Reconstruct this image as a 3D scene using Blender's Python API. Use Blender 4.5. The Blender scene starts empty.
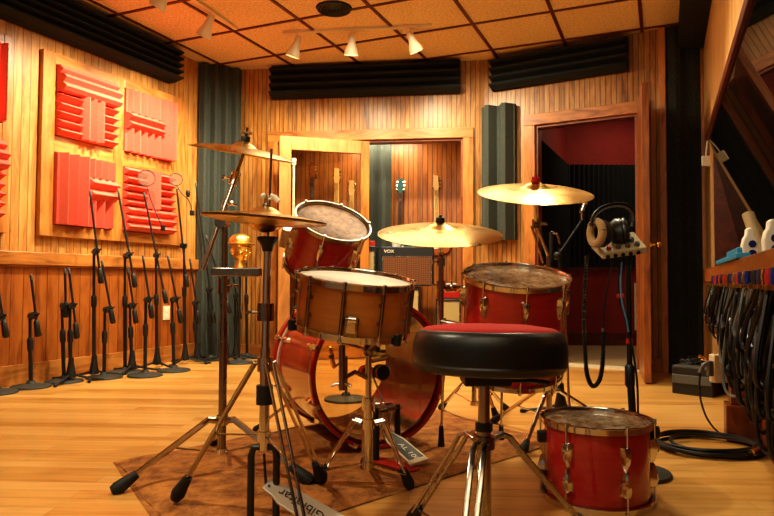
import bpy, bmesh, math, random
from math import sin, cos, radians, pi, hypot, atan2
from mathutils import Vector, Matrix
V = Vector
SC = bpy.context.scene
COL = SC.collection
random.seed(7)

# ------------------------------------------------------------------ camera model (774 x 516 photograph)
FPX, PITCH, ROLL, EYE = 642.24, radians(2.0636), radians(.2658), .71
_f = V((0, cos(PITCH), sin(PITCH))); _r0 = V((1, 0, 0)); _u0 = V((0, -sin(PITCH), cos(PITCH)))
_r = _r0*cos(ROLL) + _u0*sin(ROLL); _u = _u0*cos(ROLL) - _r0*sin(ROLL)
EYEP = V((0, 0, EYE))
cd = bpy.data.cameras.new('camera'); cam = bpy.data.objects.new('camera', cd); COL.objects.link(cam)
cd.sensor_width = 36; cd.lens = FPX/774*36; cd.clip_start = .02
cam.matrix_world = Matrix(((_r.x, _u.x, -_f.x, 0), (_r.y, _u.y, -_f.y, 0), (_r.z, _u.z, -_f.z, EYE), (0, 0, 0, 1)))
SC.camera = cam
def ray(px, py):
    d = _f + _r*((px-387)/FPX) - _u*((py-258)/FPX)
    return d/d.y
def A(px, py, Y): return EYEP + ray(px, py)*Y            # a point Y metres in front of the camera
def FL(px, py, z=0):                                       # a point on the floor (or at height z)
    d = ray(px, py); return EYEP + d*((z-EYE)/d.z)

# ------------------------------------------------------------------ mesh builder
WM = {}
class B:
    def __init__(s): s.v = []; s.f = []
    def add(s, vs, fs):
        b = len(s.v); s.v += [V(p) for p in vs]; s.f += [tuple(b+i for i in f) for f in fs]; return s
    def box(s, x0, x1, y0, y1, z0, z1, M=None):
        p = [V((x, y, z)) for z in (z0, z1) for y in (y0, y1) for x in (x0, x1)]
        if M is not None: p = [M @ q for q in p]
        return s.add(p, [(0, 2, 3, 1), (4, 5, 7, 6), (0, 1, 5, 4), (2, 6, 7, 3), (0, 4, 6, 2), (1, 3, 7, 5)])
    def tube(s, pts, r, n=8, cap=True, flat=1.0, up=None):
        pts = [V(p) for p in pts]; rs = r if isinstance(r, (list, tuple)) else [r]*len(pts)
        vs = []; fs = []; prev = None
        for i, p in enumerate(pts):
            t = (pts[min(i+1, len(pts)-1)] - pts[max(i-1, 0)])
            t = t.normalized() if t.length > 1e-9 else V((0, 0, 1))
            if prev is None:
                a = V(up) if up is not None else (V((0, 0, 1)) if abs(t.z) < .9 else V((1, 0, 0)))
            else: a = prev
            a = (a - t*a.dot(t)).normalized(); prev = a; b = t.cross(a)
            for k in range(n):
                w = 2*pi*k/n; vs.append(p + (a*cos(w)*flat + b*sin(w))*rs[i])
        for i in range(len(pts)-1):
            for k in range(n):
                fs.append((i*n+k, i*n+(k+1) % n, (i+1)*n+(k+1) % n, (i+1)*n+k))
        if cap: fs.append(tuple(range(n-1, -1, -1))); fs.append(tuple((len(pts)-1)*n+k for k in range(n)))
        return s.add(vs, fs)
    def cyl(s, p0, p1, r0, r1=None, n=14): return s.tube([p0, p1], [r0, r0 if r1 is None else r1], n)
    def lathe(s, prof, M=None, n=32, close=False):
        M = M or Matrix(); vs = []; fs = []
        for (r, z) in prof:
            for k in range(n): vs.append(M @ V((r*cos(2*pi*k/n), r*sin(2*pi*k/n), z)))
        m = len(prof)
        for i in range(m if close else m-1):
            j = (i+1) % m
            for k in range(n): fs.append((i*n+k, i*n+(k+1) % n, j*n+(k+1) % n, j*n+k))
        return s.add(vs, fs)
    def prism(s, out, y0, y1, M=None):
        M = M or Matrix(); n = len(out)
        vs = [M @ V((x, y0, z)) for x, z in out] + [M @ V((x, y1, z)) for x, z in out]
        fs = [tuple(range(n)), tuple(range(2*n-1, n-1, -1))] + [(i, n+i, n+(i+1) % n, (i+1) % n) for i in range(n)]
        return s.add(vs, fs)
    def ball(s, c, r, n=14, sx=1, sy=1, sz=1):
        c = V(c); m = n//2
        return s.lathe([(max(1e-4, sin(pi*i/m))*r, -cos(pi*i/m)*r) for i in range(m+1)], Matrix.Translation(c) @ Matrix.Diagonal((sx, sy, sz, 1)), n)
    def build(s, name, mat, parent=None, M=None, sharp=38, bevel=0, label=None, flat=False):
        me = bpy.data.meshes.new(name); o = bpy.data.objects.new(name, me); COL.objects.link(o)
        Wp = WM.get(parent.name, Matrix()) if parent is not None else Matrix()
        if M is None: Mi = Wp.inverted(); vs = [Mi @ p for p in s.v]; W = Wp
        else: vs = s.v; W = M
        me.from_pydata([tuple(p) for p in vs], [], s.f)
        bm = bmesh.new(); bm.from_mesh(me)
        bmesh.ops.recalc_face_normals(bm, faces=bm.faces); bm.to_mesh(me); bm.free()
        if not flat:
            me.polygons.foreach_set('use_smooth', [True]*len(me.polygons)); me.set_sharp_from_angle(angle=radians(sharp))
        me.materials.append(MT[mat] if isinstance(mat, str) else mat)
        if parent is not None: o.parent = parent
        o.matrix_basis = Wp.inverted() @ W; WM[o.name] = W
        if bevel:
            b = o.modifiers.new('edge', 'BEVEL'); b.width = bevel; b.segments = 2; b.limit_method = 'ANGLE'; b.angle_limit = radians(40)
        if label: o['label'] = label
        return o
def frame(loc, x, y=None, z=None):
    loc = V(loc); x = V(x).normalized()
    if z is not None: z = V(z).normalized(); y = z.cross(x).normalized(); x = y.cross(z)
    else: y = V(y).normalized(); z = x.cross(y).normalized(); y = z.cross(x)
    return Matrix(((x.x, y.x, z.x, loc.x), (x.y, y.y, z.y, loc.y), (x.z, y.z, z.z, loc.z), (0, 0, 0, 1)))
def zframe(loc, n, hint=(1, 0, 0)):
    n = V(n).normalized(); x = V(hint); x = (x - n*x.dot(n)).normalized()
    return frame(loc, x, z=n)
def tag(o, label, cat, group=None):
    o['label'] = label; o['category'] = cat
    if group: o['group'] = group
    return o
def thing(name, label, cat, loc=(0, 0, 0), M=None, group=None):
    o = bpy.data.objects.new(name, None); COL.objects.link(o); o.empty_display_size = .1
    W = M if M is not None else Matrix.Translation(V(loc))
    o.matrix_world = W; o.matrix_basis = W; WM[o.name] = W
    return tag(o, label, cat, group)
def struct(o): o['kind'] = 'structure'; return o
def text(name, body, size, mat, parent, M, depth=.0006):
    c = bpy.data.curves.new(name, 'FONT'); c.body = body; c.size = size; c.extrude = depth; c.align_x = 'CENTER'; c.align_y = 'CENTER'
    t = bpy.data.objects.new('tmp', c); COL.objects.link(t)
    bpy.context.view_layer.update()
    me = bpy.data.meshes.new_from_object(t.evaluated_get(bpy.context.evaluated_depsgraph_get()))
    bpy.data.objects.remove(t)
    o = bpy.data.objects.new(name, me); COL.objects.link(o); me.materials.clear(); me.materials.append(MT[mat])
    Wp = WM.get(parent.name, Matrix()); o.parent = parent; o.matrix_basis = Wp.inverted() @ M; WM[o.name] = M
    return o

# ------------------------------------------------------------------ materials
MT = {}
class N:
    def __init__(s, name):
        s.m = bpy.data.materials.new(name); s.m.use_nodes = True; s.t = s.m.node_tree; s.n = s.t.nodes; s.l = s.t.links
        s.b = s.n['Principled BSDF']; s.out = s.n['Material Output']; MT[name] = s.m
    def node(s, typ, **kw):
        x = s.n.new(typ)
        for k, v in kw.items(): setattr(x, k, v)
        return x
    def set(s, **kw):
        for k, v in kw.items():
            k = {'col': 'Base Color', 'rough': 'Roughness', 'metal': 'Metallic', 'spec': 'Specular IOR Level', 'coat': 'Coat Weight', 'coatr': 'Coat Roughness', 'sheen': 'Sheen Weight', 'trans': 'Transmission Weight', 'ior': 'IOR', 'alpha': 'Alpha'}[k]
            s.b.inputs[k].default_value = (*v, 1) if isinstance(v, tuple) and len(v) == 3 else v
        return s
    def math(s, op, a, b=None):
        x = s.node('ShaderNodeMath', operation=op)
        for i, q in enumerate((a, b)):
            if q is None: continue
            if isinstance(q, (int, float)): x.inputs[i].default_value = q
            else: s.l.new(q, x.inputs[i])
        return x.outputs[0]
    def coord(s, scale=(1, 1, 1)):
        tc = s.node('ShaderNodeTexCoord'); mp = s.node('ShaderNodeMapping'); s.l.new(tc.outputs['Object'], mp.inputs[0]); mp.inputs['Scale'].default_value = scale
        return mp.outputs[0]
    def noise(s, scale, vec=None, detail=4, rough=.55, dist=0):
        x = s.node('ShaderNodeTexNoise'); x.inputs['Scale'].default_value = scale; x.inputs['Detail'].default_value = detail; x.inputs['Roughness'].default_value = rough; x.inputs['Distortion'].default_value = dist
        if vec is not None: s.l.new(vec, x.inputs['Vector'])
        return x.outputs[0]
    def ramp(s, fac, stops):
        x = s.node('ShaderNodeValToRGB'); e = x.color_ramp.elements
        while len(e) < len(stops): e.new(.5)
        for q, (p, c) in zip(e, stops): q.position = p; q.color = (*c, 1) if len(c) == 3 else c
        s.l.new(fac, x.inputs[0]); return x.outputs[0]
    def mix(s, fac, a, b, mode='MIX'):
        x = s.node('ShaderNodeMix', data_type='RGBA', blend_type=mode)
        for i, q in ((0, fac), (6, a), (7, b)):
            if isinstance(q, (int, float)): x.inputs[i].default_value = q
            elif isinstance(q, tuple): x.inputs[i].default_value = (*q, 1)
            else: s.l.new(q, x.inputs[i])
        return x.outputs[2]
    def color(s, c): s.l.new(c, s.b.inputs['Base Color']); return s
    def bump(s, h, strength=.3, dist=.01):
        x = s.node('ShaderNodeBump'); x.inputs['Strength'].default_value = strength; x.inputs['Distance'].default_value = dist
        s.l.new(h, x.inputs['Height']); s.l.new(x.outputs[0], s.b.inputs['Normal']); return s
def plain(name, col, rough=.5, metal=0, **kw): return N(name).set(col=col, rough=rough, metal=metal, **kw)
def lin(h):
    h = h.lstrip('#'); c = [int(h[i:i+2], 16)/255 for i in (0, 2, 4)]
    return tuple(x/12.92 if x <= .04045 else ((x+.055)/1.055)**2.4 for x in c)

def bead_wood(name, dark, mid, light, pitch=.052, groove=.075, rough=.38, knots=True):
    m = N(name); vec = m.coord()
    sx = m.node('ShaderNodeSeparateXYZ'); m.l.new(vec, sx.inputs[0]); X = sx.outputs[0]
    cell = m.math('FLOOR', m.math('DIVIDE', X, pitch))
    frac = m.math('FRACT', m.math('DIVIDE', X, pitch))
    g = m.math('LESS_THAN', m.math('MINIMUM', frac, m.math('SUBTRACT', 1.0, frac)), groove)
    off = m.node('ShaderNodeCombineXYZ'); m.l.new(m.math('MULTIPLY', cell, 3.7), off.inputs[2])
    add = m.node('ShaderNodeVectorMath', operation='ADD'); m.l.new(vec, add.inputs[0]); m.l.new(off.outputs[0], add.inputs[1])
    mp = m.node('ShaderNodeMapping'); m.l.new(add.outputs[0], mp.inputs[0]); mp.inputs['Scale'].default_value = (17, 8, 2.3)
    n1 = m.noise(1.0, mp.outputs[0], 6, .65, .9)
    n2 = m.noise(1.3, vec, 3, .5)
    wn = m.node('ShaderNodeTexWhiteNoise', noise_dimensions='1D'); m.l.new(cell, wn.inputs['W'])
    f = m.math('ADD', m.math('MULTIPLY', n1, .8), m.math('ADD', m.math('MULTIPLY', n2, .25), m.math('MULTIPLY', wn.outputs[0], .06)))
    c = m.ramp(f, [(.36, dark), (.53, mid), (.72, light)])
    c = m.mix(m.math('MULTIPLY', g, .72), c, tuple(x*.22 for x in dark))
    m.color(c); m.set(rough=rough)
    m.bump(m.math('SUBTRACT', m.math('MULTIPLY', n1, .15), g), .55, .006)
    return m
def plank_wood(name, dark, mid, light, sc=(2.5, 14, 14), rough=.35, coat=0):
    m = N(name); vec = m.coord(sc); n1 = m.noise(1.0, vec, 6, .62, 1.2); n2 = m.noise(2.2, m.coord(), 3, .5)
    f = m.math('ADD', m.math('MULTIPLY', n1, .8), m.math('MULTIPLY', n2, .25))
    m.color(m.ramp(f, [(.34, dark), (.52, mid), (.7, light)])); m.set(rough=rough, coat=coat); m.bump(n1, .12, .004)
    return m
bead_wood('beadboard', (.13, .046, .009), (.36, .158, .034), (.57, .295, .082), pitch=.043)
bead_wood('beadboard_left', (.22, .08, .015), (.49, .215, .05), (.68, .35, .105), pitch=.062, groove=.04)
bead_wood('wainscot', (.14, .033, .006), (.31, .085, .013), (.43, .135, .022), pitch=.09, groove=.028)
bead_wood('closet_board', (.12, .032, .006), (.33, .10, .018), (.46, .16, .03), pitch=.05)
plank_wood('trim_long', (.21, .065, .012), (.46, .175, .036), (.60, .26, .065))
plank_wood('door_wood', (.32, .13, .035), (.46, .21, .06), (.55, .28, .09), (14, 14, 2.5))
plank_wood('trim_tall', (.21, .065, .012), (.46, .175, .036), (.60, .26, .065), (14, 14, 2.5))
plank_wood('dark_red_trim', (.05, .008, .004), (.10, .018, .008), (.15, .03, .012))
plank_wood('leaf_wood', (.12, .034, .008), (.29, .09, .018), (.40, .145, .034), (14, 14, 2.5))
plank_wood('smooth_wood', (.52, .26, .075), (.70, .40, .14), (.80, .50, .20), (14, 14, 2))
plank_wood('shelf_wood', (.17, .05, .010), (.29, .088, .017), (.37, .125, .026))
plank_wood('post_wood', (.10, .022, .006), (.21, .05, .011), (.29, .08, .018), (14, 14, 3))

def floor_mat():
    m = N('oak_floor'); vec = m.coord()
    br = m.node('ShaderNodeTexBrick'); m.l.new(vec, br.inputs['Vector']); br.offset = .37; br.squash = 1
    for k, v in (('Scale', 1), ('Brick Width', 1.1), ('Row Height', .083), ('Mortar Size', .0012), ('Mortar Smooth', .4), ('Bias', 0)): br.inputs[k].default_value = v
    br.inputs['Color1'].default_value = (0, 0, 0, 1); br.inputs['Color2'].default_value = (1, 1, 1, 1); br.inputs['Mortar'].default_value = (.5, .5, .5, 1)
    g1 = m.noise(1, m.coord((2.2, 34, 1)), 5, .6, .6); g2 = m.noise(1.1, vec, 3, .5)
    f = m.math('ADD', m.math('MULTIPLY', g1, .55), m.math('ADD', m.math('MULTIPLY', br.outputs['Color'], .26), m.math('MULTIPLY', g2, .28)))
    c = m.ramp(f, [(.3, (.40, .17, .034)), (.52, (.63, .325, .08)), (.78, (.78, .47, .155))])
    m.color(m.mix(m.math('MULTIPLY', br.outputs['Fac'], .6), c, (.22, .08, .018)))
    m.set(rough=.3, coat=.25, coatr=.16); m.bump(m.math('SUBTRACT', m.math('MULTIPLY', g1, .1), br.outputs['Fac']), .25, .002)
floor_mat()
def speck(name, base, dark, scale, rough=.9, bs=.6, lo=.36, hi=.56, dist=.004):
    m = N(name); n = m.noise(scale, m.coord(), 5, .75); m.color(m.ramp(n, [(lo, dark), (hi, base)])); m.set(rough=rough); m.bump(n, bs, dist); return m
speck('ceiling_tile', (.86, .67, .39), (.62, .44, .21), 55, .95, .7, .38, .56)
speck('dark_foam', (.030, .034, .028), (.010, .012, .010), 70, .95, .6)
speck('black_foam', (.013, .016, .015), (.005, .007, .006), 120, .95, .6)
speck('green_foam', (.062, .072, .058), (.028, .034, .028), 120, .95, .6)
speck('red_foam', (.78, .14, .088), (.68, .10, .06), 140, .9, .3)
speck('rug_fur', (.50, .20, .04), (.17, .05, .011), 11, 1, .9, .34, .62, .02)
speck('grid_bar', (.13, .016, .006), (.09, .011, .005), 20, .5, .05)
speck('red_wall', (.25, .016, .010), (.21, .013, .009), 5, .8, .05)
speck('carpet', (.40, .27, .13), (.32, .21, .10), 90, 1, .5)
speck('dark_drape', (.012, .016, .016), (.006, .008, .009), 60, .95, .4)
def drape(name):
    m = MT[name]
def metal(name, col, rough):
    m = N(name); n = m.noise(25, m.coord(), 3); m.set(col=col, metal=1.0)
    m.l.new(m.ramp(n, [(.3, (rough*.7,)*3), (.7, (rough*1.3,)*3)]), m.b.inputs['Roughness']); return m
metal('chrome', (.72, .69, .64), .12)
metal('hoop_chrome', (.36, .33, .29), .2)
metal('satin_steel', (.42, .38, .33), .24)
metal('brass', (.75, .45, .12), .25)
metal('gold_face', (.78, .52, .14), .34)
metal('dark_chrome', (.30, .24, .19), .22)
def cymbal_mat():
    m = N('bronze_cymbal'); vec = m.coord(); ln = m.node('ShaderNodeVectorMath', operation='LENGTH'); m.l.new(vec, ln.inputs[0])
    w = m.math('SINE', m.math('MULTIPLY', ln.outputs['Value'], 900)); n = m.noise(7, vec, 4)
    m.color(m.ramp(n, [(.3, (.50, .27, .06)), (.7, (.74, .47, .15))])); m.set(metal=1.0, rough=.30)
    m.l.new(m.ramp(n, [(.3, (.24,)*3), (.7, (.36,)*3)]), m.b.inputs['Roughness']); m.bump(w, .16, .0006)
cymbal_mat()
def lacquer(name, a, b, sc=(5, 5, 30), rough=.18):
    m = N(name); n = m.noise(1, m.coord(sc), 5, .6, .5); m.color(m.ramp(n, [(.3, a), (.7, b)])); m.set(rough=rough, coat=.7, coatr=.06)
lacquer('red_lacquer', (.33, .010, .011), (.45, .020, .018))
lacquer('red_bass', (.27, .011, .008), (.37, .021, .011), (3, 3, 9))
lacquer('red_hoop', (.36, .016, .012), (.46, .026, .018))
lacquer('maple', (.42, .14, .022), (.58, .22, .04), (4, 4, 20), .3)
lacquer('blue_guitar', (.015, .10, .11), (.03, .17, .16))
lacquer('sunburst', (.24, .04, .01), (.40, .12, .02))
plain('black_plastic', (.012, .012, .011), .42)
plain('mic_black', (.010, .010, .010), .38)
plain('cast_iron', (.035, .036, .030), .5)
plain('rubber', (.010, .010, .009), .65)
m = plain('black_vinyl', (.010, .0105, .010), .36); m.bump(m.noise(120, m.coord(), 3), .12, .002)
speck('red_suede', (.46, .022, .016), (.40, .016, .012), 150, .95, .3)
plain('beige_plastic', (.50, .42, .26), .45)
plain('cream', (.78, .68, .45), .5)
plain('white_plastic', (.82, .78, .66), .4)
plain('white_metal', (.74, .62, .42), .4)
plain('grey_plastic', (.085, .085, .075), .5)
plain('tan_pad', (.42, .25, .10), .95, sheen=.5)
plain('dark_gap', (.006, .004, .003), .9)
plain('blue_plastic', (.03, .25, .45), .4)
plain('deep_blue', (.01, .02, .16), .3)
plain('red_plastic', (.45, .015, .01), .4)
plain('neck_wood', (.62, .36, .12), .4)
plain('fret_dark', (.05, .02, .01), .45)
plain('tan_tube', (.36, .25, .12), .6)
plain('silver_pedal', (.62, .58, .50), .35, .6)
plain('print_black', (.012, .012, .012), .6)
plain('print_white', (.80, .76, .66), .5)
plain('grey_cable', (.16, .15, .13), .5)
plain('blue_cable', (.10, .22, .38), .5)
m = N('grille_cloth'); vec = m.coord((1, 1, 1)); ck = m.node('ShaderNodeTexChecker'); ck.inputs['Scale'].default_value = 70
rot = m.node('ShaderNodeMapping'); rot.inputs['Rotation'].default_value = (0, radians(45), 0); m.l.new(vec, rot.inputs[0]); m.l.new(rot.outputs[0], ck.inputs[0])
ck.inputs['Color1'].default_value = (.17, .065, .022, 1); ck.inputs['Color2'].default_value = (.09, .032, .012, 1); m.color(ck.outputs[0]); m.set(rough=.9)
plain('cab_cloth', (.42, .33, .14), .9)
def head_mat(name, a, b, rough, lo=.4, hi=.65, sc=9, alpha=1, coat=.4):
    m = N(name); vec = m.coord(); n = m.noise(sc, vec, 8, .8); ln = m.node('ShaderNodeVectorMath', operation='LENGTH'); m.l.new(vec, ln.inputs[0])
    f = m.math('SUBTRACT', n, m.math('MULTIPLY', ln.outputs['Value'], .5))
    m.color(m.ramp(f, [(lo, a), (hi, b)])); m.set(rough=rough, coat=coat, coatr=.12, alpha=alpha); return m
head_mat('white_head', (.86, .80, .66), (.92, .87, .74), .4)
head_mat('worn_head', (.27, .15, .075), (.78, .62, .40), .22, .38, .64, 22, .92)
head_mat('amber_head', (.17, .075, .028), (.56, .30, .13), .45, .34, .62, 30, .95, 0)
def clear_mat(name, tint, gl):
    m = N(name); tr = m.node('ShaderNodeBsdfTransparent'); tr.inputs[0].default_value = (*tint, 1); gs = m.node('ShaderNodeBsdfGlossy'); gs.inputs['Roughness'].default_value = .04
    fr = m.node('ShaderNodeFresnel'); fr.inputs[0].default_value = 1.5; mx = m.node('ShaderNodeMixShader')
    m.l.new(m.math('MINIMUM', m.math('ADD', m.math('MULTIPLY', fr.outputs[0], 1.0), gl), .9), mx.inputs[0]); m.l.new(tr.outputs[0], mx.inputs[1]); m.l.new(gs.outputs[0], mx.inputs[2]); m.l.new(mx.outputs[0], m.out.inputs[0])
clear_mat('clear_head', (.93, .84, .70), .05)
clear_mat('door_glass', (.92, .90, .84), .02)
def mirror_glass():
    m = N('studio_glass'); a = m.node('ShaderNodeBsdfDiffuse'); a.inputs[0].default_value = (.006, .007, .006, 1); g = m.node('ShaderNodeBsdfGlossy'); g.inputs['Roughness'].default_value = .02; g.inputs[0].default_value = (.72, .72, .66, 1)
    mx = m.node('ShaderNodeMixShader'); mx.inputs[0].default_value = .55; m.l.new(a.outputs[0], mx.inputs[1]); m.l.new(g.outputs[0], mx.inputs[2]); m.l.new(mx.outputs[0], m.out.inputs[0])
mirror_glass()
def glow(name, col, s):
    m = N(name); m.set(col=(.9, .85, .7)); m.b.inputs['Emission Color'].default_value = (*col, 1); m.b.inputs['Emission Strength'].default_value = s
glow('lamp_glow', (1, .82, .5), 14)
def mesh_filter():
    m = N('filter_mesh'); m.set(col=(.17, .09, .055), rough=.8, alpha=.66)
mesh_filter()

# ------------------------------------------------------------------ room frames (local x runs along the wall, y into the wall, z up)
CEIL = 2.74
def wframe(p, ang):   # ang measured from +X
    return frame((p[0], p[1], 0), (cos(ang), sin(ang), 0), (-sin(ang), cos(ang), 0))
def seg(p, q): return wframe(p, atan2(q[1]-p[1], q[0]-p[0])), hypot(q[0]-p[0], q[1]-p[1])
P_L = V((-1.765, 5.92)); dL = V((sin(radians(25.0)), cos(radians(25.0))))
P_L0 = P_L - dL*8
P_BL = V((-1.415, 6.12)); P_C = V((.88, 5.82)); P_R = V((2.21, 5.05)); P_R2 = V((2.50, 5.03))
dR = V((-.3955, -.9184)); P_R3 = P_R2 + dR*7.5
FLW, LLW = seg(P_L0, P_L); FCL, LCL = seg(P_L, P_BL); FBL, LBL = seg(P_BL, P_C); FBR, LBR = seg(P_C, P_R); FCR, LCR = seg(P_R, P_R2); FRW, LRW = seg(P_R2, P_R3)
def on(Fr, px, py, yo=0.0):
    """local (x, z) where the sight line meets the wall face (or a plane yo behind it)"""
    Mi = Fr.inverted(); o = Mi @ EYEP; d = (Mi.to_3x3()) @ ray(px, py); t = (yo-o.y)/d.y; p = o + d*t
    return p.x, p.z
def onx(Fr, px, yo=0.0, py=281): return on(Fr, px, py, yo)[0]
def onz(Fr, px, py, yo=0.0): return on(Fr, px, py, yo)[1]
def wb(name, mat, Fr, boxes, parent=None, bevel=0, label=None):
    b = B()
    for q in boxes: b.box(*q)
    return b.build(name, mat, parent, M=Fr, bevel=bevel, label=label, flat=True)
def Wp(Fr, x, y, z): return Fr @ V((x, y, z))

# floor and ceiling
ay = radians(23.3)
FG = frame((0, 0, 0), (cos(ay), -sin(ay), 0), (sin(ay), cos(ay), 0))     # room axes
struct(wb('floor', 'oak_floor', frame((0, 0, 0), (cos(radians(2)), -sin(radians(2)), 0), (sin(radians(2)), cos(radians(2)), 0)), [(-6.5, 5, -2.5, 6.6, -.06, 0)]))
ce = struct(wb('ceiling', 'ceiling_tile', FG @ Matrix.Translation((0, 0, CEIL)), [(-7, 5.5, -2, 8, 0, .06)]))
gb = []
for k in range(-11, 8):
    u = -.14 + .61*k; gb.append((u-.0125, u+.0125, -2, 8, -.009, .003))
for k in range(-9, 7):
    v = 4.235 + .61*k; gb.append((-7, 5.5, v-.0125, v+.0125, -.0085, .003))
wb('ceiling_grid', 'grid_bar', FG @ Matrix.Translation((0, 0, CEIL)), gb, ce, label='dark red ceiling grid bars')

# ---------------- left wall
rail_z = onz(FLW, 60, 257); z_rt = onz(FLW, 60, 253.5); z_rb = onz(FLW, 60, 266)
bs_z = onz(FLW, 60, 359)
lw = struct(wb('wall_left', 'beadboard_left', FLW, [(0, LLW, 0, .1, 0, CEIL)]))
wains = struct(wb('trim_1', 'wainscot', FLW, [(0, LLW-.002, -.012, .0, bs_z-.03, z_rb+.01)]))
struct(wb('trim_2', 'trim_long', FLW, [(0, LLW-.004, -.045, -.0, z_rb, z_rt), (0, LLW-.004, -.028, 0, z_rb-.012, z_rb)], bevel=.004))
struct(wb('baseboard_left', 'trim_long', FLW, [(0, LLW-.004, -.028, -.012, 0, bs_z)], bevel=.003))
# ---------------- clipped left corner, back walls
struct(wb('wall_left_corner', 'beadboard', FCL, [(0, LCL, .0, .1, 0, CEIL)]))
cx0, cx1 = onx(FBL, 278, 0, 141), onx(FBL, 463, 0, 135); cz = onz(FBL, 420, 139)
bl = struct(wb('wall_back', 'beadboard', FBL, [(0, cx0, 0, .1, 0, CEIL), (cx1, LBL, 0, .1, 0, CEIL), (cx0, cx1, 0, .1, cz, CEIL)]))
struct(wb('baseboard_back', 'trim_long', FBL, [(0, cx0-.09, -.02, 0, 0, .11), (cx1+.09, LBL, -.02, 0, 0, .11)], bevel=.003))
tw = .095
struct(wb('trim_3', 'trim_tall', FBL, [(cx0-tw, cx0, -.025, .0, 0, cz)], bevel=.003))
struct(wb('trim_4', 'trim_tall', FBL, [(cx1, cx1+tw, -.025, .0, 0, cz)], bevel=.003))
struct(wb('trim_5', 'trim_long', FBL, [(cx0-tw, cx1+tw, -.027, .0, cz, cz+tw)], bevel=.003))
struct(wb('trim_6', 'post_wood', FBL, [(cx0, cx1, 0, .12, cz-.02, cz), (cx0, cx0+.02, 0, .12, 0, cz-.02), (cx1-.02, cx1, 0, .12, 0, cz-.02)]))
# closet
struct(wb('wall_closet', 'closet_board', FBL, [(cx0-.25, cx1+.25, .75, .8, 0, 2.4), (cx0-.25, cx0-.2, .1, .75, 0, 2.4), (cx1+.2, cx1+.25, .1, .75, 0, 2.4), (cx0-.25, cx1+.25, .1, .8, 2.3, 2.35)]))
struct(wb('floor_closet', 'oak_floor', FBL, [(cx0-.25, cx1+.25, .0, .8, -.05, -.001)]))
# back right wall with the doorway to the red room
dx0, dx1 = onx(FBR, 536, 0), onx(FBR, 639, 0); dz = onz(FBR, 590, 119)
struct(wb('wall_back_right', 'beadboard', FBR, [(0, dx0, 0, .1, 0, CEIL), (dx1, LBR, 0, .1, 0, CEIL), (dx0, dx1, 0, .1, dz, CEIL)]))
struct(wb('trim_7', 'trim_tall', FBR, [(dx0-tw, dx0, -.025, 0, 0, dz)], bevel=.003))
struct(wb('trim_8', 'trim_tall', FBR, [(dx1, dx1+tw, -.025, 0, 0, dz)], bevel=.003))
struct(wb('trim_9', 'trim_long', FBR, [(dx0-tw, dx1+tw, -.027, 0, dz, dz+tw)], bevel=.003))
struct(wb('trim_10', 'post_wood', FBR, [(dx0, dx1, 0, .11, dz-.022, dz), (dx0, dx0+.022, 0, .11, 0, dz-.022), (dx1-.022, dx1, 0, .11, 0, dz-.022)]))
struct(wb('trim_11', 'trim_tall', FBR, [(LBR-.05, LBR, -.03, 0, 0, CEIL)], bevel=.003))
struct(wb('trim_12', 'cream', FBR, [(dx0, dx1, -.01, .14, 0, .012)]))
struct(wb('baseboard_back_right', 'trim_long', FBR, [(0, dx0-tw, -.02, 0, 0, .11), (dx1+tw, LBR-.05, -.02, 0, 0, .11)], bevel=.003))
# door leaf, swung into the studio
hin = Wp(FBR, dx1-.0, -.03, 0); near = A(643.5, 300, 4.50); near.z = 0
FD, LD = seg(hin.xy, near.xy)
dr = struct(thing('door_2', '', 'door', M=FD)); del dr['category']; del dr['label']
dtop = onz(FD, 643, 82.5) ; dtop = EYE + (ray(645, 82.5)*4.5).z
wb('door_panel', 'leaf_wood', FD, [(0, LD, 0, .048, .012, dtop)], dr, bevel=.003)
wb('stile_moulding', 'dark_red_trim', FD, [(.10, LD-.10, .048, .054, .15, .85), (.10, LD-.10, .048, .054, 1.0, dtop-.15)], dr)
hz = EYE + (ray(655, 245)*4.6).z
h = B(); c0 = Wp(FD, LD-.07, .048, hz); nrm = (FD.to_3x3() @ V((0, 1, 0))); along = (FD.to_3x3() @ V((1, 0, 0)))
h.cyl(c0, c0+nrm*.008, .026, n=20); h.cyl(c0, c0+nrm*.045, .009); h.ball(c0+nrm*.058, .024); h.build('door_knob', 'brass', dr)
hk = B(); c1 = c0-nrm*.048; hk.cyl(c1, c1-nrm*.045, .009); hk.ball(c1-nrm*.055, .022); hk.build('door_knob', 'brass', dr)
# red room beyond
RL0 = Wp(FBR, dx0-.08, .1, 0).xy; RB0 = A(566, 280, 7.25).xy; RB1 = V((4.1, 7.25))
FRL, LRL = seg(RL0, RB0); FRB, LRB = seg(RB0, RB1); FRR, LRR = seg(RB1, Wp(FBR, LBR+1.0, .1, 0).xy)
zt = onz(FRB, 600, 165); zm = onz(FRB, 600, 268)
for nm, Fr, L in (('wall_red_left', FRL, LRL), ('wall_red_back', FRB, LRB), ('wall_red_right', FRR, LRR)):
    w = struct(wb(nm, 'red_wall', Fr, [(0, L, 0, .06, 0, CEIL)]))
    n = int(L/.055)
    b = B()
    for k in range(n): b.prism([(k*.055, 0), (k*.055+.0275, -.04), (k*.055+.055, 0)], zm, zt, Fr @ Matrix(((1, 0, 0, 0), (0, 0, 1, 0), (0, 1, 0, 0), (0, 0, 0, 1))))
    b.build('foam_band', 'dark_drape', w, label='black ridged foam band across the red wall', flat=True)
    wb('rail', 'dark_red_trim', Fr, [(0, L, -.03, 0, zm-.03, zm+.01), (0, L, -.025, 0, 0, .14)], w)
struct(wb('ceiling_red_room', 'red_wall', frame((0, 0, CEIL), (1, 0, 0), (0, 1, 0)), [(1.0, 5.2, 5.95, 7.4, 0, .05)]))
fr_ = B(); q = [Wp(FBR, dx0-.1, .02, 0), Wp(FBR, LBR+1, .02, 0), V((4.1, 7.25, 0)), V((RB0.x, 7.25, 0))]
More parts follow.
